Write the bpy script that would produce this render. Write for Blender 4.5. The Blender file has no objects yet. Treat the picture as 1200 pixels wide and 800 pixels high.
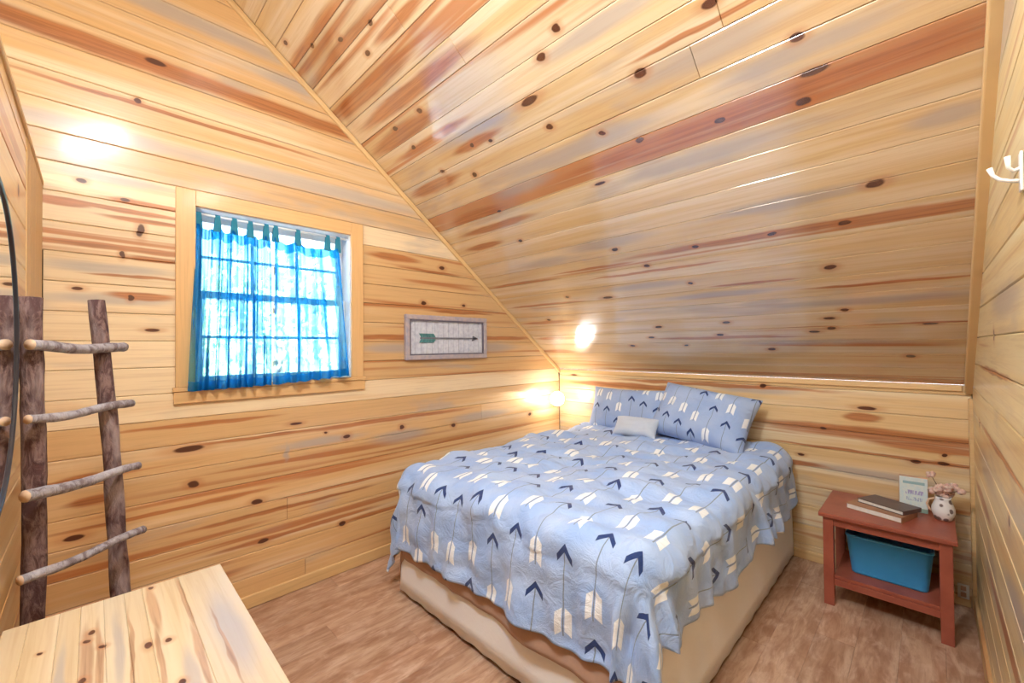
import bpy, bmesh, math, random
from mathutils import Vector, Matrix, noise

scene = bpy.context.scene
C = scene.collection
R = math.radians

# ---------------------------------------------------------------- camera
CAM_Z = 1.425
cam_d = bpy.data.cameras.new('camera')
cam_d.sensor_width = 36.0
cam_d.lens = 36.0 * 490.0 / 1200.0
cam_d.clip_start = 0.02
cam = bpy.data.objects.new('camera', cam_d)
C.objects.link(cam)
cam.matrix_world = (Matrix.Translation((0, 0, CAM_Z)) @ Matrix.Rotation(R(45), 4, 'Z')
                    @ Matrix.Rotation(R(90.70), 4, 'X') @ Matrix.Rotation(R(-0.47), 4, 'Z'))
scene.camera = cam

# ---------------------------------------------------------------- world, lights, exposure
world = bpy.data.worlds.new('sky')
scene.world = world
world.use_nodes = True
wt = world.node_tree
wt.nodes.clear()
wo = wt.nodes.new('ShaderNodeOutputWorld')
wb = wt.nodes.new('ShaderNodeBackground')
sky = wt.nodes.new('ShaderNodeTexSky')
sky.sky_type = 'HOSEK_WILKIE'
sky.turbidity = 4.0
sky.sun_direction = Vector((0.52, -0.10, 0.85)).normalized()
wt.links.new(sky.outputs[0], wb.inputs[0])
wb.inputs[1].default_value = 28.0
wt.links.new(wb.outputs[0], wo.inputs[0])

def area(name, loc, target, size, power, col, shape='DISK', size_y=None):
    d = bpy.data.lights.new(name, 'AREA')
    d.shape = shape
    d.size = size
    if size_y: d.size_y = size_y
    d.energy = power
    d.color = col
    o = bpy.data.objects.new(name, d)
    C.objects.link(o)
    o.location = loc
    o.rotation_euler = (Vector(target) - Vector(loc)).to_track_quat('-Z', 'Y').to_euler()
    return o
# sun, shining from behind the house onto the ground and trees outside the window
sun_d = bpy.data.lights.new('sun', 'SUN'); sun_d.energy = 70.0; sun_d.angle = R(0.6); sun_d.color = (1.0, 0.97, 0.92)
sun = bpy.data.objects.new('sun', sun_d); C.objects.link(sun)
sun.rotation_euler = Vector((-0.52, 0.10, -0.85)).to_track_quat('-Z', 'Y').to_euler()
# the ceiling lamp near the ridge, above and behind the camera
area('ceiling_lamp_light', (-0.80, 0.00, 3.03), (-1.10, 1.7, 0.4), 0.42, 44, (0.89, 0.95, 1.0))
area('nightstand_fill_light', (-0.22, 0.80, 2.95), (-0.55, 2.3, 0.2), 0.40, 15, (0.90, 0.95, 1.0))  # added fill that brightens the nightstand side, not a known lamp
# unseen fill light added in the open loft beyond the partition
area('loft_fill_light', (-1.3, -1.4, 2.35), (-1.5, -0.4, 3.2), 0.5, 26, (1.0, 0.95, 0.88))
scene.view_settings.view_transform = 'Standard'
scene.view_settings.look = 'None'
scene.view_settings.gamma = 1.0
scene.view_settings.use_curve_mapping = False
scene.view_settings.exposure = 0.30

# ---------------------------------------------------------------- node helpers
def newmat(name):
    m = bpy.data.materials.new(name)
    m.use_nodes = True
    t = m.node_tree
    b = t.nodes['Principled BSDF']
    return m, t, b

class NT:
    def __init__(s, t): s.t = t; s.n = t.nodes; s.l = t.links
    def _in(s, sock, v):
        if hasattr(v, 'is_output') or isinstance(v, bpy.types.NodeSocket): s.l.new(v, sock)
        else: sock.default_value = v
    def math(s, op, a, b=0.0, c=None, clamp=False):
        n = s.n.new('ShaderNodeMath'); n.operation = op; n.use_clamp = clamp
        s._in(n.inputs[0], a)
        s._in(n.inputs[1], b)
        if c is not None: s._in(n.inputs[2], c)
        return n.outputs[0]
    def vmath(s, op, a, b=(0, 0, 0), c=None):
        n = s.n.new('ShaderNodeVectorMath'); n.operation = op
        s._in(n.inputs[0], a); s._in(n.inputs[1], b)
        if c is not None: s._in(n.inputs[2], c)
        return n.outputs['Value'] if op in ('LENGTH', 'DOT_PRODUCT') else n.outputs[0]
    def mix(s, f, a, b, bt='MIX'):
        n = s.n.new('ShaderNodeMix'); n.data_type = 'RGBA'; n.blend_type = bt
        s._in(n.inputs[0], f)
        for i, v in ((6, a), (7, b)):
            if isinstance(v, (tuple, list)) and len(v) == 3: v = (*v, 1)
            s._in(n.inputs[i], v)
        return n.outputs[2]
    def comb(s, x, y, z=0.0):
        n = s.n.new('ShaderNodeCombineXYZ')
        for i, v in enumerate((x, y, z)): s._in(n.inputs[i], v)
        return n.outputs[0]
    def sep(s, v):
        n = s.n.new('ShaderNodeSeparateXYZ'); s._in(n.inputs[0], v); return n.outputs
    def noise(s, v, scale=1, detail=3, rough=0.5, dist=0.0, out='Fac'):
        n = s.n.new('ShaderNodeTexNoise'); s._in(n.inputs['Vector'], v)
        n.inputs['Scale'].default_value = scale; n.inputs['Detail'].default_value = detail
        n.inputs['Roughness'].default_value = rough; n.inputs['Distortion'].default_value = dist
        return n.outputs[out]
    def ramp(s, f, lo, hi, a=0.0, b=1.0):
        n = s.n.new('ShaderNodeMapRange'); n.interpolation_type = 'SMOOTHSTEP'
        s._in(n.inputs[0], f); s._in(n.inputs[1], lo); s._in(n.inputs[2], hi)
        s._in(n.inputs[3], a); s._in(n.inputs[4], b)
        return n.outputs[0]
    def bump(s, h, strength=0.2, dist=0.01):
        n = s.n.new('ShaderNodeBump'); n.inputs['Strength'].default_value = strength
        n.inputs['Distance'].default_value = dist; s._in(n.inputs['Height'], h)
        return n.outputs[0]

# ---------------------------------------------------------------- pine board material
PALE = (0.80, 0.64, 0.42)
GOLD = (0.68, 0.43, 0.17)
HEART = (0.47, 0.155, 0.045)
GREY = (0.42, 0.36, 0.32)
KNOT = (0.10, 0.030, 0.014)

def pine(name, blobs=(), base=PALE, gold=GOLD, rough=0.30, heart=HEART, density=1.0, coat=0.25, coat_ior=1.5, edge=False):
    """blobs: (kind, u, v, half_u, half_v) in metres on the surface; K knot, H heartwood, B grey stain"""
    m, t, b = newmat(name); N = NT(t)
    uv = t.nodes.new('ShaderNodeUVMap'); uv.uv_map = 'UVMap'
    oi = t.nodes.new('ShaderNodeObjectInfo')
    sx = N.sep(uv.outputs[0])
    oc = N.sep(oi.outputs['Color'])              # r heart, g grey, b light
    seed = N.math('MULTIPLY', oi.outputs['Random'], 173.0)
    # low frequency figure, stretched along the board
    p1 = N.comb(N.math('MULTIPLY', sx[0], 0.5), N.math('MULTIPLY', sx[1], 11.0), seed)
    f1 = N.noise(p1, 1.0, 2.0, 0.5, 0.6)
    p2 = N.comb(N.math('MULTIPLY', sx[0], 2.2), N.math('MULTIPLY', sx[1], 75.0), seed)
    f2 = N.noise(p2, 1.0, 3.0, 0.6, 0.8)
    p3 = N.comb(N.math('MULTIPLY', sx[0], 1.6), N.math('MULTIPLY', sx[1], 6.0), N.math('ADD', seed, 40.0))
    f3 = N.noise(p3, 1.0, 3.0, 0.55, 0.3)
    p4 = N.comb(N.math('MULTIPLY', sx[0], 0.40), N.math('MULTIPLY', sx[1], 17.0), N.math('ADD', seed, 80.0))
    f4 = N.noise(p4, 1.0, 2.0, 0.5, 0.5)
    gsh = N.math('MULTIPLY', N.math('SUBTRACT', oi.outputs['Alpha'], 0.5), 0.50)
    col = N.mix(N.ramp(N.math('ADD', f1, gsh), 0.30, 0.68), base, gold)
    # heartwood streaks
    thr = N.math('SUBTRACT', 0.72, N.math('MULTIPLY', oc[0], 0.42))
    hs = N.ramp(f4, thr, N.math('ADD', thr, 0.12))
    col = N.mix(N.math('MULTIPLY', hs, 0.85), col, heart)
    # blue-grey stain
    thg = N.math('SUBTRACT', 0.70, N.math('MULTIPLY', oc[1], 0.34))
    gs = N.ramp(f3, thg, N.math('ADD', thg, 0.20))
    col = N.mix(N.math('MULTIPLY', gs, 0.55), col, GREY)
    # fine grain
    col = N.mix(N.ramp(f2, 0.42, 0.75, 0.0, 0.30), col, (0.42, 0.22, 0.09))
    # placed marks
    acc = {'K': None, 'H': None, 'B': None}
    if blobs:
        wob = N.noise(N.comb(N.math('MULTIPLY', sx[0], 5.0), N.math('MULTIPLY', sx[1], 22.0)), 1.0, 2.0, 0.5, 0.0, 'Color')
        wv = N.vmath('MULTIPLY_ADD', wob, (0.06, 0.022, 0.0), (-0.03, -0.011, 0.0))
        puv = N.vmath('ADD', uv.outputs[0], wv)
        wk = N.vmath('MULTIPLY_ADD', wob, (0.034, 0.018, 0.0), (-0.017, -0.009, 0.0))
        kuv = N.vmath('ADD', uv.outputs[0], wk)
        for k, u, v, hu, hv in blobs:
            src = kuv if k == 'K' else puv
            q = N.vmath('MULTIPLY_ADD', src, (1 / hu, 1 / hv, 0.0), (-u / hu, -v / hv, 0.0))
            d = N.vmath('LENGTH', q)
            acc[k] = d if acc[k] is None else N.math('MINIMUM', acc[k], d)
        if acc['B'] is not None:
            col = N.mix(N.ramp(acc['B'], 1.25, 0.35, 0.0, 0.72), col, GREY)
        if acc['H'] is not None:
            hmask = N.ramp(acc['H'], 1.15, 0.6, 0.0, 0.85)
            if edge:      # light caught by each ceiling board's bevel, painted as a pale edge
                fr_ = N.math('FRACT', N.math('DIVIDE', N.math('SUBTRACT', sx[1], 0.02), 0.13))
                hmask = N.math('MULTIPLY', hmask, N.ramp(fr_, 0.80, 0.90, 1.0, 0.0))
            col = N.mix(hmask, col,
                        N.mix(N.ramp(f2, 0.35, 0.7), heart, (heart[0] * 0.62, heart[1] * 0.55, heart[2] * 0.5)))
        if acc['K'] is not None:
            col = N.mix(N.ramp(acc['K'], 2.6, 1.0, 0.0, 0.40), col, HEART)
            col = N.mix(N.ramp(acc['K'], 1.12, 0.75), col, KNOT)
    # board to board brightness
    lum = N.math('ADD', 0.84, N.math('MULTIPLY', oc[2], 0.32))
    n = t.nodes.new('ShaderNodeHueSaturation'); N._in(n.inputs['Value'], lum); N._in(n.inputs['Color'], col)
    n.inputs['Saturation'].default_value = 1.0
    t.links.new(n.outputs[0], b.inputs['Base Color'])
    b.inputs['Roughness'].default_value = rough
    b.inputs['Coat Weight'].default_value = coat
    b.inputs['Coat Roughness'].default_value = 0.12
    b.inputs['Coat IOR'].default_value = coat_ior
    t.links.new(N.bump(f2, 0.10, 0.004), b.inputs['Normal'])
    return m

def plain(name, col, rough=0.5, var=0.12, scale=18, metal=0.0, bump=0.0, spec=0.5, col2=None):
    m, t, b = newmat(name); N = NT(t)
    tc = t.nodes.new('ShaderNodeTexCoord')
    f = N.noise(tc.outputs['Object'], scale, 4.0, 0.55)
    c2 = col2 or tuple(c * (1 - var * 2.2) for c in col)
    t.links.new(N.mix(N.ramp(f, 0.3, 0.75), col, c2), b.inputs['Base Color'])
    b.inputs['Roughness'].default_value = rough
    b.inputs['Metallic'].default_value = metal
    b.inputs['Specular IOR Level'].default_value = spec
    if bump: t.links.new(N.bump(f, bump, 0.01), b.inputs['Normal'])
    return m

# ---------------------------------------------------------------- mesh helpers
def link(o, parent=None):
    C.objects.link(o)
    if parent is not None: o.parent = parent
    return o

def meshobj(name, bm, mat, parent=None, smooth=False, loc=None):
    """bm is in world coordinates when loc is given; the object's origin then sits at loc (parent space)"""
    if loc is not None:
        bmesh.ops.translate(bm, verts=bm.verts, vec=-Vector(loc))
    me = bpy.data.meshes.new(name)
    bm.to_mesh(me); bm.free()
    mats = mat if isinstance(mat, (list, tuple)) else [mat]
    for mm in mats: me.materials.append(mm)
    if smooth:
        for p in me.polygons: p.use_smooth = True
    o = bpy.data.objects.new(name, me)
    if loc is not None: o.location = loc
    return link(o, parent)

def empty(name, loc=(0, 0, 0), rot=(0, 0, 0)):
    o = bpy.data.objects.new(name, None)
    o.empty_display_size = 0.05
    o.location = loc; o.rotation_euler = rot
    return link(o)

def tag(o, label=None, cat=None, group=None, kind=None):
    if label: o['label'] = label
    if cat: o['category'] = cat
    if group: o['group'] = group
    if kind: o['kind'] = kind
    return o

def box(bm, x0, x1, y0, y1, z0, z1, bev=0.0, seg=1, mi=0):
    r = bmesh.ops.create_cube(bm, size=1.0)
    vs = r['verts']
    for v in vs:
        v.co = Vector(((x0 + x1) / 2 + v.co.x * (x1 - x0), (y0 + y1) / 2 + v.co.y * (y1 - y0), (z0 + z1) / 2 + v.co.z * (z1 - z0)))
    fs = set(f for v in vs for f in v.link_faces)
    for f in fs: f.material_index = mi
    if bev:
        es = list(set(e for v in vs for e in v.link_edges))
        bmesh.ops.bevel(bm, geom=es, offset=bev, segments=seg, affect='EDGES', profile=0.6)

def tube(bm, pts, rad, seg=10, caps=True, jitter=0.0, rnd=None):
    """tube along pts; rad number or list"""
    n = len(pts); pts = [Vector(p) for p in pts]
    if not isinstance(rad, (list, tuple)): rad = [rad] * n
    rings = []
    ref = None
    for i, p in enumerate(pts):
        tdir = (pts[min(i + 1, n - 1)] - pts[max(i - 1, 0)]).normalized()
        if ref is None:
            ref = Vector((0, 0, 1)) if abs(tdir.z) < 0.9 else Vector((1, 0, 0))
        side = tdir.cross(ref).normalized(); up = side.cross(tdir).normalized(); ref = up
        ring = []
        for k in range(seg):
            a = 2 * math.pi * k / seg
            rr = rad[i] * (1 + (rnd.uniform(-jitter, jitter) if rnd else 0))
            ring.append(bm.verts.new(p + (side * math.cos(a) + up * math.sin(a)) * rr))
        rings.append(ring)
    for a, b_ in zip(rings, rings[1:]):
        for k in range(seg):
            bm.faces.new((a[k], a[(k + 1) % seg], b_[(k + 1) % seg], b_[k]))
    if caps:
        bm.faces.new(list(reversed(rings[0]))); bm.faces.new(rings[-1])
    return rings

def lathe(bm, prof, centre=(0, 0, 0), seg=24):
    cx, cy, cz = centre
    rings = []
    for r, z in prof:
        rings.append([bm.verts.new((cx + r * math.cos(2 * math.pi * k / seg), cy + r * math.sin(2 * math.pi * k / seg), cz + z)) for k in range(seg)])
    for a, b_ in zip(rings, rings[1:]):
        for k in range(seg):
            bm.faces.new((a[k], a[(k + 1) % seg], b_[(k + 1) % seg], b_[k]))
    return rings

class Frame:
    """surface frame: u along the boards, v across, n out of the wall into the room"""
    def __init__(s, o, u, v, n): s.o, s.u, s.v, s.n = Vector(o), Vector(u).normalized(), Vector(v).normalized(), Vector(n).normalized()
    def p(s, u, v, n=0.0): return s.o + s.u * u + s.v * v + s.n * n

def board(name, parent, mat, fr, ub0, ub1, ut0, ut1, v0, v1, th=0.018, tone=(0.3, 0.3, 0.5), cham=0.0035, gap=0.0008):
    """one tongue-and-groove board: bottom edge ub0..ub1 at v0, top edge ut0..ut1 at v1; face at n = 0"""
    v0 += gap; v1 -= gap
    c = cham
    outer = [(ub0, v0), (ub1, v0), (ut1, v1), (ut0, v1)]
    e = 0.0015
    inner = [(ub0 + e, v0 + c), (ub1 - e, v0 + c), (ut1 - e, v1 - c), (ut0 + e, v1 - c)]
    cu = (ub0 + ub1 + ut0 + ut1) / 4; cv = (v0 + v1) / 2
    org = fr.p(cu, cv, -th)
    bm = bmesh.new()
    uvl = bm.loops.layers.uv.new('UVMap')
    back = [bm.verts.new(fr.p(u, v, -th) - org) for u, v in outer]
    mid = [bm.verts.new(fr.p(u, v, -c) - org) for u, v in outer]
    top = [bm.verts.new(fr.p(u, v, 0) - org) for u, v in inner]
    uvd = {}
    for vs, q in ((back, outer), (mid, outer), (top, inner)):
        for vt, w in zip(vs, q): uvd[vt] = w
    flip = fr.u.cross(fr.v).dot(fr.n) < 0
    def face(vs):
        if flip: vs = list(reversed(vs))
        f = bm.faces.new(vs)
        for lp in f.loops: lp[uvl].uv = uvd[lp.vert]
    face(top)
    for k in range(4):
        j = (k + 1) % 4
        face([mid[k], mid[j], top[j], top[k]])
        face([back[k], back[j], mid[j], mid[k]])
    face(list(reversed(back)))
    me = bpy.data.meshes.new(name); bm.to_mesh(me); bm.free()
    me.materials.append(mat)
    o = bpy.data.objects.new(name, me); o.location = org
    o.color = (*tone[:3], tone[3] if len(tone) > 3 else 0.5)
    return link(o, parent)

def prism(bm, pts, off):
    """extrude polygon pts by vector off"""
    a = [bm.verts.new(Vector(p)) for p in pts]; b_ = [bm.verts.new(Vector(p) + Vector(off)) for p in pts]
    n = len(pts)
    bm.faces.new(a); bm.faces.new(list(reversed(b_)))
    for i in range(n):
        j = (i + 1) % n
        bm.faces.new((a[j], a[i], b_[i], b_[j]))

def uvbox_simple(o, ax_u, ax_v):
    """UV in metres from two local axes (for single trim pieces)"""
    me = o.data
    uvl = me.uv_layers.new(name='UVMap') if 'UVMap' not in me.uv_layers else me.uv_layers['UVMap']
    for lp in me.loops:
        co = me.vertices[lp.vertex_index].co
        uvl.data[lp.index].uv = (co[ax_u] + 3.1, co[ax_v] + 7.7)

# ---------------------------------------------------------------- room dimensions (metres)
GX = -2.67       # gable wall face
KY = 3.345       # knee wall face
RX = 0.156       # right wall face
NY = -0.159      # partition face (left wall)
KH = 1.196       # knee wall height
SL = 0.757       # roof slope
RIDGE_Y = 0.0
RIDGE_Z = KH + SL * (KY - RIDGE_Y)
LOFT_Y = -2.9
NH = 2.13        # partition height
cosr = 1 / math.sqrt(1 + SL * SL)
EXP = 0.130
TH = 0.018
rnd = random.Random(11)

def roofz(y): return KH + SL * (KY - y) if y >= RIDGE_Y else RIDGE_Z + SL * (y - RIDGE_Y)
def roofy(z): return KY - (z - KH) / SL
def roofy_n(z): return max(LOFT_Y, RIDGE_Y - (RIDGE_Z - z) / SL)

# ---- placed wood marks, in surface metres
K = 'K'; H = 'H'; B = 'B'
ceil_marks = [(K, u, v, a, b_) for u, v, a, b_ in [
    (-0.82, 2.221, .026, .018), (-0.52, 2.321, .03, .015), (-0.30, 2.095, .022, .015), (-0.27, 1.96, .045, .014), (-0.32, 1.87, .028, .014),
    (-0.60, 1.91, .022, .011), (-0.94, 1.955, .022, .014), (-1.18, 2.469, .024, .018), (-1.35, 2.34, .055, .018), (-1.06, 2.527, .02, .014),
    (-1.32, 2.19, .02, .014), (-1.09, 2.054, .016, .012), (-0.14, 1.435, .032, .02), (-2.01, 2.58, .02, .016), (-2.25, 2.44, .022, .013),
    (-2.28, 2.578, .02, .014), (-1.91, 3.006, .02, .014), (-2.06, 2.931, .02, .012), (-2.16, 3.056, .02, .012), (-2.38, 3.137, .018, .013),
    (-2.55, 3.238, .018, .013), (-2.18, 2.232, .018, .013), (-0.26, 1.265, .026, .013), (-0.54, 1.27, .02, .013), (-0.90, 1.27, .018, .012),
    (-0.34, 1.0, .026, .017), (-0.32, 0.677, .02, .012), (-0.39, 0.612, .028, .011), (-0.39, 0.528, .022, .012), (-0.47, 0.50, .028, .011),
    (-0.92, 0.614, .024, .013), (-0.99, 0.492, .022, .011), (-1.38, 0.599, .026, .013), (-1.48, 0.478, .024, .011), (-1.68, 0.377, .022, .012),
    (-0.72, 0.329, .024, .013), (-0.08, 0.266, .02, .014), (0.0, 0.54, .03, .009), (-1.36, 1.361, .024, .012), (-1.23, 1.81, .035, .010),
    (-1.99, 1.588, .018, .013), (-1.83, 2.286, .016, .013), (-1.96, 2.127, .018, .014), (-1.70, 2.259, .016, .011), (-1.98, 1.849, .02, .010),
    (-1.22, 1.19, .018, .014), (-1.02, 1.00, .016, .012), (-1.62, 0.95, .04, .012), (-1.25, 0.38, .016, .012), (-1.95, 1.0, .018, .014), (-2.3, 0.75, .018, .012)]]
ceil_marks += [(H, u, v, a, b_) for u, v, a, b_ in [
    (-0.45, 1.905, 1.05, .055), (-0.55, 1.27, .85, .026), (0.0, 1.255, .4, .03), (-0.3, 0.535, .75, .014), (0.05, 0.54, .4, .018),
    (-0.15, 0.86, .35, .012), (-1.0, 0.46, .5, .018), (-0.9, 0.04, 1.5, .022), (-2.35, 3.13, .60, .06), (-2.15, 3.01, .60, .055),
    (-2.25, 2.82, .55, .058), (-2.00, 2.68, .60, .050), (-2.25, 2.53, .40, .06), (-2.1, 2.42, .40, .03), (-2.35, 2.17, .30, .05),
    (-1.80, 2.29, .22, .03), (-2.2, 1.87, .30, .05), (-2.10, 1.75, .40, .028), (-2.35, 1.62, .22, .03), (-2.3, 1.20, .40, .022),
    (-2.2, 0.93, .45, .030), (-2.35, 0.72, .32, .022), (-2.35, 0.50, .30, .024), (-1.6, 1.24, .35, .012), (-1.2, 1.14, .5, .012),
    (-0.7, 0.95, .25, .010), (-0.55, 2.27, .35, .012), (-1.75, 2.93, .25, .03), (-2.5, 0.30, .25, .03)]]
ceil_marks += [(B, u, v, a, b_) for u, v, a, b_ in [
    (-1.35, 2.03, .60, .05), (-0.55, 2.18, .30, .06), (-0.75, 1.78, .45, .045), (-1.70, 1.95, .25, .05), (-0.45, 1.44, .4, .04),
    (-1.9, 1.36, .25, .05), (-1.4, 1.42, .35, .05), (-0.25, 0.74, .5, .035), (-1.8, 2.35, .4, .04), (-0.9, 2.45, .35, .04),
    (-1.3, 1.02, .4, .035), (0.05, 1.65, .12, .04), (-0.3, 2.05, .3, .04), (-0.9, .88, .4, .03), (-0.5, 0.40, .5, .03)]]
gable_marks = [(K, u, v, a, b_) for u, v, a, b_ in [
    (0.34, 0.919, .065, .016), (0.36, 0.738, .026, .018), (0.65, 0.572, .03, .014), (1.16, 0.855, .022, .015), (0.21, 2.836, .045, .016),
    (0.14, 2.616, .014, .014), (-0.04, 2.181, .016, .011), (-0.06, 0.601, .035, .014), (1.13, 0.305, .022, .015), (0.68, 0.345, .03, .012),
    (1.74, 1.755, .022, .016), (2.12, 1.761, .018, .012), (1.55, 0.86, .02, .015), (2.01, 0.808, .02, .015), (0.16, 1.996, .014, .03),
    (1.91, 2.039, .026, .015), (-0.05, 1.70, .02, .008), (0.12, 1.67, .012, .014), (0.2, 1.52, .03, .008), (0.85, 0.98, .035, .010),
    (1.02, 0.90, .010, .008), (2.9, 0.79, .02, .015), (0.10, 2.13, .018, .008), (0.09, 1.87, .01, .016)]]
gable_marks += [(H, u, v, a, b_) for u, v, a, b_ in [
    (0.15, 2.815, 1.7, .045), (0.9, 2.82, 1.1, .040), (0.35, 2.60, .75, .012), (0.22, 2.125, .22, .016), (0.05, 2.08, .35, .014),
    (0.20, 2.04, .20, .014), (-0.1, 2.07, .10, .016), (0.05, 1.90, .45, .018), (0.22, 1.86, .14, .014), (0.15, 1.77, .2, .008),
    (0.16, 1.68, .14, .02), (1.6, 1.50, .6, .022), (2.5, 1.50, .45, .020), (0.7, 0.93, 0.4, .010), (1.5, 0.925, .75, .016),
    (0.3, 0.63, .5, .012), (0.9, 0.35, .55, .014), (1.4, 0.31, .3, .014), (-0.02, 0.85, .10, .03), (0.0, 0.75, .1, .025), (1.5, 2.06, .22, .03),
    (1.8, 2.00, .3, .012), (0.15, 0.22, .5, .03), (0.8, 0.50, .6, .012), (2.1, 1.70, .35, .012), (1.2, 0.55, .5, .010), (0.4, 1.04, .4, .012)]]
gable_marks += [(B, u, v, a, b_) for u, v, a, b_ in [
    (0.9, 2.42, 1.1, .05), (0.0, 2.42, .5, .045), (0.3, 3.12, .7, .05), (0.9, 3.0, .35, .05), (1.55, 0.80, .25, .05), (0.8, 0.82, .02, .06),
    (0.05, 2.22, .25, .03), (2.4, 1.42, .35, .05), (1.48, 1.42, .25, .04), (2.3, 0.85, .35, .04), (0.05, 1.66, .25, .03), (0.05, 1.80, .25, .03), (1.0, 0.85, .3, .03)]]
knee_marks = [(K, -2.49, 1.142, .04, .010), (K, -0.84, 1.133, .022, .016), (K, -0.28, 1.030, .05, .010), (K, -0.07, 0.745, .022, .012),
              (K, 0.04, 0.752, .026, .012), (K, 0.05, 0.80, .012, .012), (K, -0.5, 0.88, .02, .010), (K, -0.62, 0.69, .02, .009), (K, -2.2, 0.9, .03, .012), (K, -1.9, 1.0, .02, .012),
              (H, -0.25, 0.88, .75, .040), (H, 0.0, 0.83, .30, .028), (H, 0.1, .75, .3, .012), (H, -0.4, 0.76, .5, .010), (H, -1.9, 1.07, .75, .028), (H, -0.75, 0.63, .3, .02),
              (H, -0.3, 0.97, .10, .03), (B, -0.9, 1.10, .3, .03), (B, -2.4, .85, .3, .05), (B, -0.3, 0.63, .4, .03), (H, -1.2, 1.12, .9, .016)]
right_marks = [(K, u, v, .02, .02) for u, v in [(2.9, 1.05), (2.2, 1.45), (1.55, 1.2), (1.9, 0.9), (1.4, 1.75), (2.6, 1.72), (1.5, 0.6)]]
right_marks += [(B, 2.6, 0.9, .4, .07), (B, 1.9, 1.55, .4, .06), (B, 1.7, 2.3, .4, .1), (B, 1.7, 0.7, .4, .06), (H, 2.3, 1.32, .6, .012), (H, 2.2, 1.06, .8, .015), (H, 1.9, 0.5, .8, .03), (H, 2.8, 0.72, .4, .03)]
near_marks = [(K, -1.9, 1.9, .02, .02), (H, -2.0, 1.6, .4, .03), (H, -1.8, 2.0, .4, .02), (B, -1.7, 1.75, .3, .04)]

M = {}
M['pine_gable'] = pine('pine_gable', gable_marks, base=(0.79, 0.61, 0.385), gold=(0.70, 0.43, 0.195))
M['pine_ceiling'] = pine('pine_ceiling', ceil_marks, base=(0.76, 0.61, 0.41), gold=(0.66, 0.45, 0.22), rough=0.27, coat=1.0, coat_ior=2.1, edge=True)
M['pine_knee'] = pine('pine_knee', knee_marks, base=(0.78, 0.63, 0.40), gold=(0.70, 0.48, 0.23))
M['pine_right'] = pine('pine_right', right_marks, base=(0.84, 0.71, 0.42), gold=(0.78, 0.59, 0.28), rough=0.36)
M['pine_near'] = pine('pine_near', near_marks, base=(0.76, 0.56, 0.32), gold=(0.68, 0.42, 0.16))
M['pine_trim'] = pine('pine_trim', (), base=(0.78, 0.55, 0.29), gold=(0.70, 0.46, 0.21), rough=0.5, coat=0.0)
M['backing'] = plain('backing_board', (0.10, 0.055, 0.025), 0.8)

def tone(h=None, g=None, l=None):
    return (rnd.uniform(0.05, 0.55) if h is None else h, rnd.uniform(0.1, 0.7) if g is None else g, rnd.uniform(0.25, 0.75) if l is None else l)

# ---------------------------------------------------------------- floor
fl_bm = bmesh.new()
box(fl_bm, GX - 0.2, RX + 0.15, LOFT_Y - 0.2, KY + 0.2, -0.16, -0.012)
floor = meshobj('floor', fl_bm, M['backing'])
tag(floor, 'red-brown wood-look plank floor', 'floor', kind='structure')
def floor_mat():
    m, t, b = newmat('floor_planks'); N = NT(t)
    uv = t.nodes.new('ShaderNodeUVMap'); uv.uv_map = 'UVMap'
    oi = t.nodes.new('ShaderNodeObjectInfo')
    sx = N.sep(uv.outputs[0]); seed = N.math('MULTIPLY', oi.outputs['Random'], 91.0)
    f1 = N.noise(N.comb(N.math('MULTIPLY', sx[0], 2.4), N.math('MULTIPLY', sx[1], 11.0), seed), 1, 4, 0.62, 1.0)
    f2 = N.noise(N.comb(N.math('MULTIPLY', sx[0], 9.0), N.math('MULTIPLY', sx[1], 60.0), seed), 1, 4, 0.65, 0.6)
    f3 = N.noise(N.comb(N.math('MULTIPLY', sx[0], 7.0), N.math('MULTIPLY', sx[1], 16.0), 5.0), 1, 4, 0.6, 0.6)
    c = N.mix(N.ramp(f1, 0.30, 0.66), (0.55, 0.36, 0.24), (0.34, 0.175, 0.10))
    c = N.mix(N.ramp(f3, 0.45, 0.7, 0.0, 0.55), c, (0.66, 0.47, 0.35))
    c = N.mix(N.ramp(f2, 0.45, 0.75, 0.0, 0.5), c, (0.24, 0.10, 0.055))
    hsv = t.nodes.new('ShaderNodeHueSaturation'); N._in(hsv.inputs['Color'], c)
    N._in(hsv.inputs['Value'], N.math('ADD', 0.95, N.math('MULTIPLY', oi.outputs['Random'], 0.20)))
    t.links.new(hsv.outputs[0], b.inputs['Base Color'])
    b.inputs['Roughness'].default_value = 0.38
    t.links.new(N.bump(f2, 0.08, 0.003), b.inputs['Normal'])
    return m
M['floor'] = floor_mat()
fr_floor = Frame((0, 0, 0), (0, 1, 0), (1, 0, 0), (0, 0, 1))
PW = 0.150
x = GX
row = 0
while x < RX + 0.02:
    x1 = min(x + PW, RX + 0.03)
    yy = NY - 0.02 - (row * 0.47 % 1.22)
    while yy < KY:
        a, b_ = max(yy, NY - 0.02), min(yy + 1.22, KY + 0.01)
        if b_ - a > 0.05:
            board('floor_plank', floor, M['floor'], fr_floor, a, b_ - 0.001, a, b_ - 0.001, x, x1, 0.010, tone(), 0.0008, 0.0002)
        yy += 1.22
    x += PW; row += 1
lf = bmesh.new(); box(lf, GX, RX, LOFT_Y, NY - 0.03, -0.012, 0.0)
o = meshobj('loft_floor_sheet', lf, M['floor'], floor); uvbox_simple(o, 1, 0)

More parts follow.
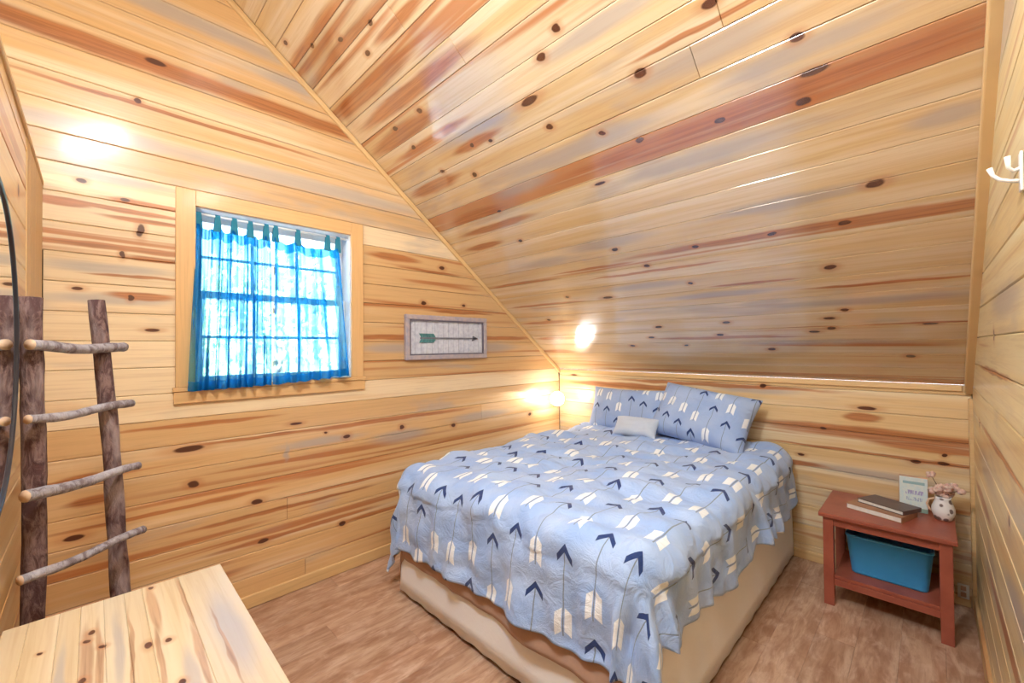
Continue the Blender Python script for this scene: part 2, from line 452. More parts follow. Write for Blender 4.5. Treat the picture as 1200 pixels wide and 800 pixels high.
# ---------------------------------------------------------------- gable wall with the window (left of the picture)
WY0, WY1, WZ0, WZ1 = 0.367, 1.182, 1.235, 2.160
bx = GX - TH
bm = bmesh.new()
def gp(y, z): return (bx, y, z)
T = -0.16
prism(bm, [gp(LOFT_Y, 0), gp(KY, 0), gp(KY, KH), gp(roofy(WZ0), WZ0), gp(LOFT_Y, WZ0)], (T, 0, 0))
prism(bm, [gp(LOFT_Y, WZ0), gp(WY0, WZ0), gp(WY0, WZ1), gp(roofy_n(WZ1), WZ1), gp(LOFT_Y, roofz(LOFT_Y))], (T, 0, 0))
prism(bm, [gp(WY1, WZ0), gp(roofy(WZ0), WZ0), gp(roofy(WZ1), WZ1), gp(WY1, WZ1)], (T, 0, 0))
prism(bm, [gp(roofy_n(WZ1), WZ1), gp(roofy(WZ1), WZ1), gp(RIDGE_Y, RIDGE_Z)], (T, 0, 0))
wall_left = meshobj('wall_left', bm, M['backing'])
tag(wall_left, 'pine-boarded gable wall with the curtained window', 'wall', kind='structure')
fr_g = Frame((GX, 0, 0), (0, 1, 0), (0, 0, 1), (1, 0, 0))
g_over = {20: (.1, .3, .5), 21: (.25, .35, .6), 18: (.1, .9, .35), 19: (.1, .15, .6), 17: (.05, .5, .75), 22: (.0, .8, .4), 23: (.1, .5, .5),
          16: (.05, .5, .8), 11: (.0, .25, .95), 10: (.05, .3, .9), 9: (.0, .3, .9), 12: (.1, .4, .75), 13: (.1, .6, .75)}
k = 0
z = 0.036 - EXP
while z < RIDGE_Z - 0.03:
    z0, z1 = max(z, 0.0), min(z + EXP, RIDGE_Z - 0.012)
    def yl(zz): return max(roofy_n(zz), -1.55 if zz > NH - 0.2 else NY) + 0.004
    def yr(zz): return min(roofy(zz), KY) - 0.004
    tn = g_over.get(k, None)
    segs = []
    L0, L1, R0, R1 = yl(z0), yl(z1), yr(z0), yr(z1)
    if z1 > WZ0 + 0.01 and z0 < WZ1 - 0.01:
        segs = [(L0, WY0 - 0.01, L1, WY0 - 0.01, max(z0, 0), z1), (WY1 + 0.01, R0, WY1 + 0.01, R1, z0, z1)]
        if z0 < WZ0: segs.append((WY0 - 0.009, WY1 + 0.009, WY0 - 0.009, WY1 + 0.009, z0, WZ0 - 0.004))
        if z1 > WZ1 + .015: segs.append((WY0 - 0.009, WY1 + 0.009, WY0 - 0.009, WY1 + 0.009, WZ1 + 0.004, z1))
    else:
        if k % 3 == 1 and k < 9:      # butt joint seen in the lower wall
            j = {1: 0.9, 4: 0.8, 7: 2.3}.get(k, 1.4)
            segs = [(L0, j, L1, j, z0, z1), (j + .001, R0, j + .001, R1, z0, z1)]
        else:
            segs = [(L0, R0, L1, R1, z0, z1)]
    for i, s in enumerate(segs):
        t_ = tn or tone(l=rnd.uniform(.4, .7))
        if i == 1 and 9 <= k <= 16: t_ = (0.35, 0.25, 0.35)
        pal = 0.15 if 9 <= k <= 17 else (0.85 if k < 9 else 0.6)  # uneven room light put into board colour: pale middle rows, golden lower ones
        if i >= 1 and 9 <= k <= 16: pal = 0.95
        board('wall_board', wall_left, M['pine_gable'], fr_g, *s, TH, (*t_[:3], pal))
    z += EXP; k += 1

# ---------------------------------------------------------------- knee wall (behind the bed head)
bm = bmesh.new(); box(bm, GX - 0.2, RX + 0.17, KY + TH, KY + 0.17, 0, KH - 0.01)
wall_back = meshobj('wall_back', bm, M['backing'])
tag(wall_back, 'low pine-boarded wall behind the bed head', 'wall', kind='structure')
fr_k = Frame((0, KY, 0), (1, 0, 0), (0, 0, 1), (0, -1, 0))
z = 0.097 - EXP; k = 0
while z < KH - 0.01:
    z0, z1 = max(z, 0), min(z + EXP, KH)
    tn = {9: (.1, .3, .7), 8: (.0, .25, .85), 7: (.1, .2, .8), 6: (.5, .1, .5)}.get(k, tone(l=.5))
    board('wall_board', wall_back, M['pine_knee'], fr_k, GX + .002, RX - .002, GX + .002, RX - .002, z0, z1, TH, tn)
    z += EXP; k += 1

# ---------------------------------------------------------------- sloped ceiling
fr_c = Frame((0, KY, KH), (1, 0, 0), (0, -cosr, SL * cosr), (0, -SL * cosr, -cosr))
SLEN = (KY - RIDGE_Y) / cosr
bm = bmesh.new()
pts = [fr_c.p(GX - .2, -0.02, -TH), fr_c.p(RX + .17, -0.02, -TH), fr_c.p(RX + .17, SLEN + .012, -TH), fr_c.p(GX - .2, SLEN + .012, -TH)]
prism(bm, pts, -fr_c.n * 0.15)
ceiling = meshobj('ceiling', bm, M['backing'])
tag(ceiling, 'steep sloped ceiling of knotty pine boards', 'ceiling', kind='structure')
v = 0.02 - EXP; k = 0
c_over = {15: (.85, .1, .45), 10: (.3, .1, .55), 16: (.05, .75, .6), 17: (.15, .7, .55), 18: (.3, .6, .5), 14: (.05, .8, .55), 13: (.0, .35, .8), 12: (.05, .4, .75),
          11: (.05, .6, .6), 9: (.05, .35, .7), 8: (.15, .3, .6), 7: (.1, .45, .65), 6: (.05, .6, .65), 5: (.1, .4, .65), 4: (.3, .4, .5), 3: (.15, .4, .4), 2: (.15, .3, .45), 1: (.35, .3, .35)}
while v < SLEN - 0.02:
    v0, v1 = max(v, 0.0), min(v + EXP, SLEN)
    tn = c_over.get(k, tone())
    j = {17: -0.62, 18: -0.5, 21: -1.55, 23: -1.75}.get(k)
    if j:
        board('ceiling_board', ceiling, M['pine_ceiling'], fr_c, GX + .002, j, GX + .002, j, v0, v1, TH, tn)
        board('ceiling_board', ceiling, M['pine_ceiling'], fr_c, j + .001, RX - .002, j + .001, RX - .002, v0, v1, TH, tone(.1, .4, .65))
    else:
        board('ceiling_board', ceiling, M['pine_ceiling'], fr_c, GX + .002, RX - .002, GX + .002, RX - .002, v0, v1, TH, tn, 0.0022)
    v += EXP; k += 1
# far slope over the loft, beyond the ridge: plain boarded sheets
fr_c2 = Frame((0, RIDGE_Y, RIDGE_Z), (1, 0, 0), (0, -cosr, -SL * cosr), (0, SL * cosr, -cosr))
S2 = (RIDGE_Y - LOFT_Y) / cosr
bm = bmesh.new()
prism(bm, [fr_c2.p(GX - .2, 0.002, -TH), fr_c2.p(RX + .17, 0.002, -TH), fr_c2.p(RX + .17, S2, -TH), fr_c2.p(GX - .2, S2, -TH)], -fr_c2.n * 0.15)
ceiling2 = meshobj('ceiling', bm, M['backing'])
tag(ceiling2, 'far ceiling slope beyond the ridge', 'ceiling', kind='structure')
v = 0.0
while v < S2 - 0.05:
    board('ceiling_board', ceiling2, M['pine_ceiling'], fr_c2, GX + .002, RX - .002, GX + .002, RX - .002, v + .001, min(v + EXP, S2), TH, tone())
    v += EXP

# unseen cap added over the ridge gap to block leaking sun
bm = bmesh.new()
prism(bm, [(GX - .3, RIDGE_Y - .6, RIDGE_Z - .6 * SL + .22), (GX - .3, RIDGE_Y, RIDGE_Z + .22), (GX - .3, RIDGE_Y + .6, RIDGE_Z - .6 * SL + .22),
           (GX - .3, RIDGE_Y + .6, RIDGE_Z - .6 * SL + .34), (GX - .3, RIDGE_Y, RIDGE_Z + .36), (GX - .3, RIDGE_Y - .6, RIDGE_Z - .6 * SL + .34)], (RX + .35 - GX + .3, 0, 0))
prism(bm, [(GX - .2, RIDGE_Y - .10, RIDGE_Z + .005), (GX - .2, RIDGE_Y + .10, RIDGE_Z + .005), (GX - .2, RIDGE_Y, RIDGE_Z + .24)], (RX + .17 - GX + .2, 0, 0))
bmesh.ops.recalc_face_normals(bm, faces=bm.faces)
o = meshobj('ridge_light_block', bm, M['backing']); tag(o, 'unseen light-blocking cap added over the ridge', 'roof', kind='structure')

# ---------------------------------------------------------------- right wall
bm = bmesh.new()
rx = RX + TH
prism(bm, [(rx, LOFT_Y, 0), (rx, KY + TH, 0), (rx, KY + TH, KH), (rx, RIDGE_Y, RIDGE_Z), (rx, LOFT_Y, roofz(LOFT_Y))], (0.14, 0, 0))
wall_right = meshobj('wall_right', bm, M['backing'])
tag(wall_right, 'pine-boarded wall at the right edge carrying the hook', 'wall', kind='structure')
fr_r = Frame((RX, 0, 0), (0, 1, 0), (0, 0, 1), (-1, 0, 0))
z = 0.02 - EXP; k = 0
while z < RIDGE_Z - 0.03:
    z0, z1 = max(z, 0), min(z + EXP, RIDGE_Z - .012)
    a0, a1 = max(roofy_n(z0), -1.2) + .004, max(roofy_n(z1), -1.2) + .004
    board('wall_board', wall_right, M['pine_right'], fr_r, a0, min(roofy(z0), KY) - .004, a1, min(roofy(z1), KY) - .004, z0, z1, TH, tone(.1 + .2 * rnd.random(), .5, .5))
    z += EXP; k += 1

# ---------------------------------------------------------------- partition with the mirror (far left)
bm = bmesh.new(); box(bm, GX - .01, RX + .01, NY - 0.12, NY - TH, 0, NH)
wall_near = meshobj('wall_near', bm, M['backing'])
tag(wall_near, 'pine partition at the left edge ending below the roof', 'wall', kind='structure')
fr_n = Frame((0, NY, 0), (1, 0, 0), (0, 0, 1), (0, 1, 0))
z = 0.0
while z < NH - 0.02:
    board('wall_board', wall_near, M['pine_near'], fr_n, -2.092, RX - .004, -2.092, RX - .004, z, min(z + EXP, NH), TH, tone())
    z += EXP
for xa, xb in ((-2.67, -2.40), (-2.398, -2.20), (-2.198, -2.094)):
    bm = bmesh.new(); box(bm, xa + .001, xb - .001, NY - TH, NY + .002, 0, NH, .002)
    o = meshobj('corner_board', bm, M['pine_trim'], wall_near, loc=((xa + xb) / 2, NY, 0)); uvbox_simple(o, 2, 0); o.color = (.1, .1, .45 + .15 * rnd.random(), 1)
bm = bmesh.new(); box(bm, GX + .001, RX - .001, NY - 0.13, NY + .006, NH, NH + .018, .003)
o = meshobj('trim_1', bm, M['pine_trim']); uvbox_simple(o, 0, 1); o.color = (.1, .1, .4, 1)
tag(o, 'cap board along the top of the partition', 'trim', kind='structure')
# loft end wall
bm = bmesh.new(); box(bm, GX - .2, RX + .17, LOFT_Y - .12, LOFT_Y, 0, roofz(LOFT_Y) + .1)
o = meshobj('wall_loft', bm, M['pine_trim']); uvbox_simple(o, 0, 2)
tag(o, 'far wall of the open loft behind the partition', 'wall', kind='structure')

# ---------------------------------------------------------------- trims and baseboards
def trim_strip(name, fr, pts, th, mat, label, cv=(.1, .15, .5)):
    """strip with a rounded face: pts = quad in (u, v)"""
    bm = bmesh.new()
    vs = [fr.p(u, v_, 0.0) for u, v_ in pts]
    prism(bm, vs, fr.n * th)
    bmesh.ops.recalc_face_normals(bm, faces=bm.faces)
    c = sum(vs, Vector()) / 4
    top = [e for e in bm.edges if all(abs((vv.co - fr.o).dot(fr.n) - th) < 1e-4 for vv in e.verts)]
    bmesh.ops.bevel(bm, geom=top, offset=min(th, .01) * 0.5, segments=2, affect='EDGES', profile=0.5)
    o = meshobj(name, bm, mat, loc=c)
    me = o.data; uvl = me.uv_layers.new(name='UVMap')
    for lp in me.loops:
        w = me.vertices[lp.vertex_index].co
        du = (vs[1] - vs[0]).normalized(); dv = du.cross(fr.n)
        uvl.data[lp.index].uv = (w.dot(du) + 2, w.dot(dv) + 5)
    o.color = (*cv, 1)
    tag(o, label, 'trim', kind='structure')
    return o
tw = 0.034
ztop = RIDGE_Z - 0.02
# rake trim on the gable wall, under the ceiling boards
yA, yB = KY - 0.004, RIDGE_Y + 0.03
trim_strip('trim_2', Frame((GX, 0, 0), (0, 1, 0), (0, 0, 1), (1, 0, 0)),
           [(yA, roofz(yA) - .003), (yB, roofz(yB) - .003), (yB, roofz(yB) - tw / cosr), (yA, roofz(yA) - tw / cosr)], 0.016, M['pine_trim'], 'narrow raking trim where gable wall meets the ceiling', (.0, .0, .75))
trim_strip('trim_3', Frame((RX, 0, 0), (0, 1, 0), (0, 0, 1), (-1, 0, 0)),
           [(yA - .02, roofz(yA - .02) - .003), (yB, roofz(yB) - .003), (yB, roofz(yB) - .05 / cosr), (yA - .02, roofz(yA - .02) - .05 / cosr)], 0.030, M['pine_trim'], 'raking trim between ceiling and right wall', (.0, .0, .6))
trim_strip('trim_4', Frame((0, KY, 0), (1, 0, 0), (0, 0, 1), (0, -1, 0)),
           [(GX + .02, KH - .036), (RX - .035, KH - .036), (RX - .035, KH - .002), (GX + .02, KH - .002)], 0.014, M['pine_trim'], 'pale strip along the top of the low wall', (.0, .0, 1.0))
trim_strip('trim_5', Frame((RX, 0, 0), (0, 1, 0), (0, 0, 1), (-1, 0, 0)),
           [(KY - .045, .01), (KY - .003, .01), (KY - .003, KH - .07), (KY - .045, KH - .07)], 0.016, M['pine_trim'], 'vertical corner trim behind the nightstand', (.15, .1, .4))
trim_strip('baseboard_left', fr_g, [(NY + .005, .001), (KY - .004, .001), (KY - .004, .07), (NY + .005, .07)], 0.014, M['pine_trim'], 'pine baseboard under the window wall', (.1, .0, .6))
trim_strip('baseboard_back', fr_k, [(GX + .02, .001), (RX - .02, .001), (RX - .02, .06), (GX + .02, .06)], 0.012, M['pine_trim'], 'pine baseboard behind bed and nightstand', (.1, .0, .45))
trim_strip('baseboard_right', fr_r, [(NY + .03, .001), (KY - .05, .001), (KY - .05, .085), (NY + .03, .085)], 0.013, M['pine_trim'], 'pine baseboard along the right wall', (.2, .0, .4))

# ---------------------------------------------------------------- window
win = empty('window_1', (GX, (WY0 + WY1) / 2, WZ0))
tag(win, 'double-hung window with white sashes in a pine casing', 'window', kind='structure')
M['casing'] = pine('pine_casing', (), base=(0.80, 0.50, 0.24), gold=(0.74, 0.44, 0.19), rough=0.33)
M['white_vinyl'] = plain('white_vinyl', (0.85, 0.86, 0.86), 0.35, 0.02)
def wpart(name, dims, mat, bev=0.002, uva=None, parent=win, col=(.1, .05, .6)):
    bm = bmesh.new(); box(bm, *dims, bev)
    c = ((dims[0] + dims[1]) / 2, (dims[2] + dims[3]) / 2, (dims[4] + dims[5]) / 2)
    o = meshobj(name, bm, mat, parent, loc=c)
    if parent is not None:
        o.location = Vector(c) - parent.location if parent.parent is None else Vector(c) - parent.location - parent.parent.location
    if uva: uvbox_simple(o, *uva)
    o.color = (*col, 1)
    return o
g = GX
wpart('casing_side', (g + .0005, g + .018, .287, WY0, WZ0 - .001, 2.240), M['casing'], uva=(2, 1))
wpart('casing_side', (g + .0005, g + .018, WY1, 1.262, WZ0 - .001, 2.240), M['casing'], uva=(2, 1))
wpart('casing_head', (g + .0005, g + .018, WY0, WY1, WZ1, 2.240), M['casing'], uva=(1, 2))
wpart('window_stool', (g + .0005, g + .024, .276, 1.276, WZ0 - .022, WZ0 - .001), M['casing'], uva=(1, 2))
wpart('casing_apron', (g + .0005, g + .018, .280, 1.272, 1.152, WZ0 - .023), M['casing'], uva=(1, 2))
dpt = g - 0.178
wpart('jamb', (dpt, g - .0005, WY0 - .012, WY0 + .004, WZ0, WZ1), M['white_vinyl'])
wpart('jamb', (dpt, g - .0005, WY1 - .004, WY1 + .012, WZ0, WZ1), M['white_vinyl'])
wpart('jamb', (dpt, g - .0005, WY0 + .004, WY1 - .004, WZ1 - .004, WZ1 + .012), M['white_vinyl'])
wpart('jamb', (dpt, g - .0005, WY0 + .004, WY1 - .004, WZ0 - .0008, WZ0 + .006), M['white_vinyl'])
glass, gt, gb = newmat('window_glass')
gb.inputs['Transmission Weight'].default_value = 1.0; gb.inputs['Roughness'].default_value = 0.0
gb.inputs['Base Color'].default_value = (0.97, 1, 0.99, 1)
gN = NT(gt)
tr = gt.nodes.new('ShaderNodeBsdfTransparent'); gl = gt.nodes.new('ShaderNodeBsdfGlossy'); gl.inputs['Roughness'].default_value = 0.02
fz = gt.nodes.new('ShaderNodeFresnel'); fz.inputs['IOR'].default_value = 1.45
mx = gt.nodes.new('ShaderNodeMixShader')
gt.links.new(fz.outputs[0], mx.inputs[0]); gt.links.new(tr.outputs[0], mx.inputs[1]); gt.links.new(gl.outputs[0], mx.inputs[2])
gt.links.new(mx.outputs[0], gt.nodes['Material Output'].inputs[0])
zm = (WZ0 + WZ1) / 2 + 0.02
for (z0, z1, xs) in ((WZ0 + .007, zm + .02, g - .105), (zm - .02, WZ1 - .005, g - .145)):
    y0, y1 = WY0 + .005, WY1 - .005
    bm = bmesh.new()
    s = .038
    box(bm, xs, xs + .032, y0, y0 + s, z0, z1, .002); box(bm, xs, xs + .032, y1 - s, y1, z0, z1, .002)
    box(bm, xs, xs + .032, y0 + s, y1 - s, z0, z0 + s, .002); box(bm, xs, xs + .032, y0 + s, y1 - s, z1 - s, z1, .002)
    sash = meshobj('sash', bm, M['white_vinyl'], win, loc=(xs, (y0 + y1) / 2, z0)); sash.location = Vector((xs, (y0 + y1) / 2, z0)) - win.location
    bm = bmesh.new()
    ym = (y0 + y1) / 2; zc = (z0 + z1) / 2
    w = .008
    for yy in (y0 + s + (y1 - y0 - 2 * s) / 3, y0 + s + 2 * (y1 - y0 - 2 * s) / 3):
        box(bm, xs + .010, xs + .022, yy - w, yy + w, z0 + s, z1 - s)
    box(bm, xs + .011, xs + .021, y0 + s, y1 - s, zc - w, zc + w)
    mm_ = meshobj('muntin', bm, M['white_vinyl'], sash, loc=(xs, ym, z0)); mm_.location = (0, 0, 0)
    bm = bmesh.new(); box(bm, xs + .014, xs + .018, y0 + s - .002, y1 - s + .002, z0 + s - .002, z1 - s + .002)
    pn = meshobj('pane', bm, glass, sash, loc=(xs, ym, z0)); pn.location = (0, 0, 0)

# ---------------------------------------------------------------- curtains on a rod
def curtain_mat():
    m, t, b = newmat('blue_sheer'); N = NT(t)
    uv = t.nodes.new('ShaderNodeUVMap'); uv.uv_map = 'UVMap'
    s = N.sep(uv.outputs[0])
    weave = N.noise(N.comb(N.math('MULTIPLY', s[0], 160), N.math('MULTIPLY', s[1], 12)), 1, 3, 0.6)
    low = N.noise(N.comb(N.math('MULTIPLY', s[0], 14), N.math('MULTIPLY', s[1], 1.5)), 1, 2, 0.5)
    hem = N.math('MAXIMUM', N.math('LESS_THAN', s[1], 0.055), N.math('GREATER_THAN', s[1], 0.93))
    dens = N.math('ADD', N.math('ADD', 0.17, N.math('MULTIPLY', N.ramp(low, .40, .62), 0.48)), N.math('ADD', N.math('MULTIPLY', hem, 0.45), N.math('MULTIPLY', weave, 0.12)), clamp=True)
    ge = t.nodes.new('ShaderNodeNewGeometry')
    cs = N.math('MAXIMUM', N.math('ABSOLUTE', N.vmath('DOT_PRODUCT', ge.outputs['Normal'], ge.outputs['Incoming'])), 0.12)
    dens = N.math('SUBTRACT', 1.0, N.math('POWER', N.math('SUBTRACT', 1.0, N.math('MINIMUM', dens, 0.985)), N.math('DIVIDE', 1.0, cs)))
    tr = t.nodes.new('ShaderNodeBsdfTransparent'); tr.inputs[0].default_value = (0.50, 0.88, 0.97, 1)
    di = t.nodes.new('ShaderNodeBsdfDiffuse'); di.inputs[0].default_value = (0.010, 0.16, 0.46, 1)
    tl = t.nodes.new('ShaderNodeBsdfTranslucent'); tl.inputs[0].default_value = (0.01, 0.26, 0.60, 1)
    a = t.nodes.new('ShaderNodeMixShader'); a.inputs[0].default_value = 0.55
    t.links.new(di.outputs[0], a.inputs[1]); t.links.new(tl.outputs[0], a.inputs[2])
    mx = t.nodes.new('ShaderNodeMixShader')
    t.links.new(dens, mx.inputs[0]); t.links.new(tr.outputs[0], mx.inputs[1]); t.links.new(a.outputs[0], mx.inputs[2])
    t.links.new(mx.outputs[0], t.nodes['Material Output'].inputs[0])
    return m
M['curtain'] = curtain_mat()
M['tab'] = plain('teal_tab_cloth', (0.02, 0.22, 0.33), 0.8, .1)
M['iron'] = plain('dark_iron', (0.05, 0.05, 0.05), 0.45, .1, metal=.6)
ROD_Z = 2.135; ROD_X = GX - 0.030
bm = bmesh.new(); tube(bm, [(ROD_X, WY0 + .006, ROD_Z), (ROD_X, WY1 - .006, ROD_Z)], .006, 10)
rod = meshobj('curtain_rod', bm, M['white_vinyl'], smooth=True, loc=(ROD_X, WY0, ROD_Z))
tag(rod, 'thin white tension rod across the top of the window', 'curtain rod')

def curtain(yt0, yt1, yb0, yb1, zt0, zt1, zb0, zb1, tabs, folds, seed, label, right_open):
    """yt top span, yb bottom span; the cloth sways out over the casing toward the hem"""
    r = random.Random(seed)
    root = empty('curtain', (ROD_X, (yt0 + yt1) / 2, zb0))
    tag(root, label, 'curtain', 'sheer blue curtain panels at the window' if False else None)
    nu, nv = 150, 44
    bm = bmesh.new(); uvl = bm.loops.layers.uv.new('UVMap')
    ph = [r.uniform(0, 6.28) for _ in range(4)]
    grid = []
    for j in range(nv + 1):
        tv = j / nv
        rowv = []
        for i in range(nu + 1):
            u = i / nu
            # scalloped top between the tabs
            zt = zt0 + (zt1 - zt0) * u
            nearest = min(abs(u - tb) for tb in tabs)
            zt -= 0.030 * min(1, nearest * len(tabs) * 1.6) ** 0.7
            zb = zb0 + (zb1 - zb0) * u + 0.004 * math.sin(u * 40 + ph[0])
            zz = zb + (zt - zb) * tv
            e = 1 - tv
            yy = (yt0 + (yt1 - yt0) * u) * tv + (yb0 + (yb1 - yb0) * u) * e
            wob = math.sin(u * folds * 6.283 + ph[0] + 0.8 * math.sin(tv * 2.5 + ph[1])) + 0.45 * math.sin(u * folds * 2.3 * 6.283 + ph[2] + tv * 1.3)
            amp = 0.015 + 0.010 * e
            out = 0.092 * (e ** 0.7)
            xx = ROD_X + out + amp * wob
            yy += 0.008 * math.sin(u * folds * 6.283 + ph[3]) * (0.4 + e)
            rowv.append((bm.verts.new((xx, yy, zz)), (u * (yb1 - yb0) * 1.6, tv)))
        grid.append(rowv)
    for j in range(nv):
        for i in range(nu):
            q = [grid[j][i], grid[j][i + 1], grid[j + 1][i + 1], grid[j + 1][i]]
            f = bm.faces.new([a for a, _ in q])
            for lp, (_, w) in zip(f.loops, q): lp[uvl].uv = w
    o = meshobj('cloth', bm, M['curtain'], root, True, loc=tuple(root.location)); o.location = (0, 0, 0)
    for tb in tabs:
        yc = yt0 + (yt1 - yt0) * tb; zt = zt0 + (zt1 - zt0) * tb
        bm = bmesh.new()
        hw = .011
        pts = [(ROD_X + .0095, zt - .030), (ROD_X + .0095, ROD_Z), (ROD_X + .006, ROD_Z + .007), (ROD_X, ROD_Z + .0095), (ROD_X - .006, ROD_Z + .007), (ROD_X - .0095, ROD_Z), (ROD_X - .0095, zt - .024)]
        va = [bm.verts.new((x_, yc - hw * (1 if i_ > 0 and i_ < 6 else 1.7), z_)) for i_, (x_, z_) in enumerate(pts)]
        vb = [bm.verts.new((x_, yc + hw * (1 if i_ > 0 and i_ < 6 else 1.7), z_)) for i_, (x_, z_) in enumerate(pts)]
        for i_ in range(len(pts) - 1): bm.faces.new((va[i_], vb[i_], vb[i_ + 1], va[i_ + 1]))
        o = meshobj('tab', bm, M['tab'], root, loc=(ROD_X, yc, ROD_Z)); o.location = Vector((ROD_X, yc, ROD_Z)) - root.location
        sm = o.modifiers.new('thick', 'SOLIDIFY'); sm.thickness = 0.002
    return root
curtain(.378, .725, .332, .700, 2.085, 2.075, 1.215, 1.222, (.02, .26, .48, .70, .93), 6.5, 3, 'left blue sheer curtain panel, bunched in close folds', False)
curtain(.742, 1.125, .712, 1.145, 2.075, 2.070, 1.222, 1.250, (.02, .34, .80, .97), 3.2, 8, 'right blue sheer curtain panel, spread flatter over the panes', True)

# ---------------------------------------------------------------- trees beyond the window
M['leaf'] = plain('tree_leaf', (0.50, 0.62, 0.32), 0.6, .3, 2.0, col2=(0.34, 0.50, 0.22))
M['bark'] = plain('tree_bark', (0.16, 0.11, 0.08), 0.9, .2, 6, bump=.5)
M['ground'] = plain('outdoor_ground', (0.72, 0.74, 0.72), 0.9, .1, 1.5)
bm = bmesh.new(); box(bm, -30, GX - .4, -16, 18, -2.9, -2.6)
og = meshobj('outdoor_ground', bm, M['ground']); tag(og, 'pale gravel ground outside below the window', 'ground', kind='structure')
leaf_me = None
for (tx, ty, th_, sd, lab) in ((-9.5, 2.6, 6.5, 1, 'green tree outside, seen left through the curtained panes'), (-12.5, 8.2, 7.5, 2, 'green tree outside, seen right through the curtained panes')):
    root = empty('tree', (tx, ty, -2.6)); tag(root, lab, 'tree')
    r = random.Random(sd)
    bm = bmesh.new(); tube(bm, [(0, 0, 0), (.08, .05, 1.6), (0, .1, 3.2), (.1, 0, th_ - .8)], [.2, .16, .12, .04], 10)
    meshobj('trunk', bm, M['bark'], root, True)
    bm = bmesh.new()
    for _ in range(1300):
        a = Vector((r.gauss(0, 1), r.gauss(0, 1), r.gauss(0, 1))).normalized() * (r.random() ** .4)
        c = Vector((a.x * 1.9, a.y * 1.9, th_ * .62 + a.z * th_ * .33))
        d = Vector((r.uniform(-1, 1), r.uniform(-1, 1), r.uniform(-1, 1))).normalized() * .11
        e = d.orthogonal().normalized() * .06
        vs = [bm.verts.new(c - d), bm.verts.new(c + e), bm.verts.new(c + d), bm.verts.new(c - e)]
        bm.faces.new(vs)
    f = meshobj('foliage', bm, M['leaf'], root); f['kind'] = 'stuff'

# ---------------------------------------------------------------- framed picture
PY0, PY1, PZ0, PZ1 = 1.572, 2.344, 1.333, 1.664
pic = empty('framed_picture', (GX + .001, (PY0 + PY1) / 2, PZ0))
tag(pic, 'long framed picture of a green arrow on white boards, hung right of the window', 'picture')
M['frame_wood'] = plain('weathered_frame', (0.50, 0.40, 0.38), 0.6, .15, 30, col2=(0.36, 0.33, 0.38))
M['frame_dark'] = plain('frame_inner_lip', (0.16, 0.14, 0.18), 0.6)
M['white_board'] = plain('whitewashed_board', (0.66, 0.67, 0.72), 0.6, .1, 40, col2=(0.50, 0.50, 0.58))
M['arrow_green'] = plain('arrow_green', (0.10, 0.28, 0.28), 0.6)
M['arrow_grey'] = plain('arrow_grey', (0.20, 0.20, 0.24), 0.6)
def ppart(name, dims, mat, root, bev=.0015, label=None, shape=None):
    bm = bmesh.new()
    if shape: shape(bm)
    else: box(bm, *dims, bev)
    o = meshobj(name, bm, mat, root, loc=tuple(root.location)); o.location = (0, 0, 0)
    if label: o['label'] = label
    return o
X0 = GX + .001
fw = .034
for nm, d in (('frame_rail', (X0, X0 + .030, PY0, PY1, PZ0, PZ0 + fw)), ('frame_rail', (X0, X0 + .030, PY0, PY1, PZ1 - fw, PZ1)),
              ('frame_stile', (X0, X0 + .030, PY0, PY0 + fw, PZ0 + fw, PZ1 - fw)), ('frame_stile', (X0, X0 + .030, PY1 - fw, PY1, PZ0 + fw, PZ1 - fw))):
    ppart(nm, d, M['frame_wood'], pic, .004)
def lip(bm):
    a = fw; b2 = .010
    box(bm, X0 + .006, X0 + .024, PY0 + a, PY1 - a, PZ0 + a, PZ0 + a + b2); box(bm, X0 + .006, X0 + .024, PY0 + a, PY1 - a, PZ1 - a - b2, PZ1 - a)
    box(bm, X0 + .006, X0 + .024, PY0 + a, PY0 + a + b2, PZ0 + a + b2, PZ1 - a - b2); box(bm, X0 + .006, X0 + .024, PY1 - a - b2, PY1 - a, PZ0 + a + b2, PZ1 - a - b2)
ppart('frame_lip', None, M['frame_dark'], pic, label='dark inner lip', shape=lip)
ny = 14
iy0, iy1 = PY0 + fw, PY1 - fw
for i in range(ny):
    ya, yb = iy0 + (iy1 - iy0) * i / ny, iy0 + (iy1 - iy0) * (i + 1) / ny
    ppart('panel_board', (X0 + .002, X0 + .010 + .0012 * (i % 2), ya + .001, yb - .001, PZ0 + fw, PZ1 - fw), M['white_board'], pic, .001)
zc = (PZ0 + PZ1) / 2 - .005
def shaft(bm):
    box(bm, X0 + .012, X0 + .018, 1.70, 2.24, zc - .006, zc + .006, .001)
    prism(bm, [(X0 + .012, 2.25, zc), (X0 + .012, 2.20, zc + .022), (X0 + .012, 2.19, zc - .022)], (.006, 0, 0))
ppart('arrow_shaft', None, M['arrow_grey'], pic, label='grey shaft with small head', shape=shaft)
def feather(bm):
    for k_ in range(5):
        y_ = 1.69 + k_ * .026
        for sg in (1, -1):
            prism(bm, [(X0 + .0125, y_, zc + sg * .034), (X0 + .0125, y_ + .022, zc + sg * .034), (X0 + .0125, y_ + .040, zc + sg * .007), (X0 + .0125, y_ + .018, zc + sg * .007)], (.005, 0, 0))
    bmesh.ops.recalc_face_normals(bm, faces=bm.faces)
ppart('arrow_feathers', None, M['arrow_green'], pic, label='teal green feathers', shape=feather)

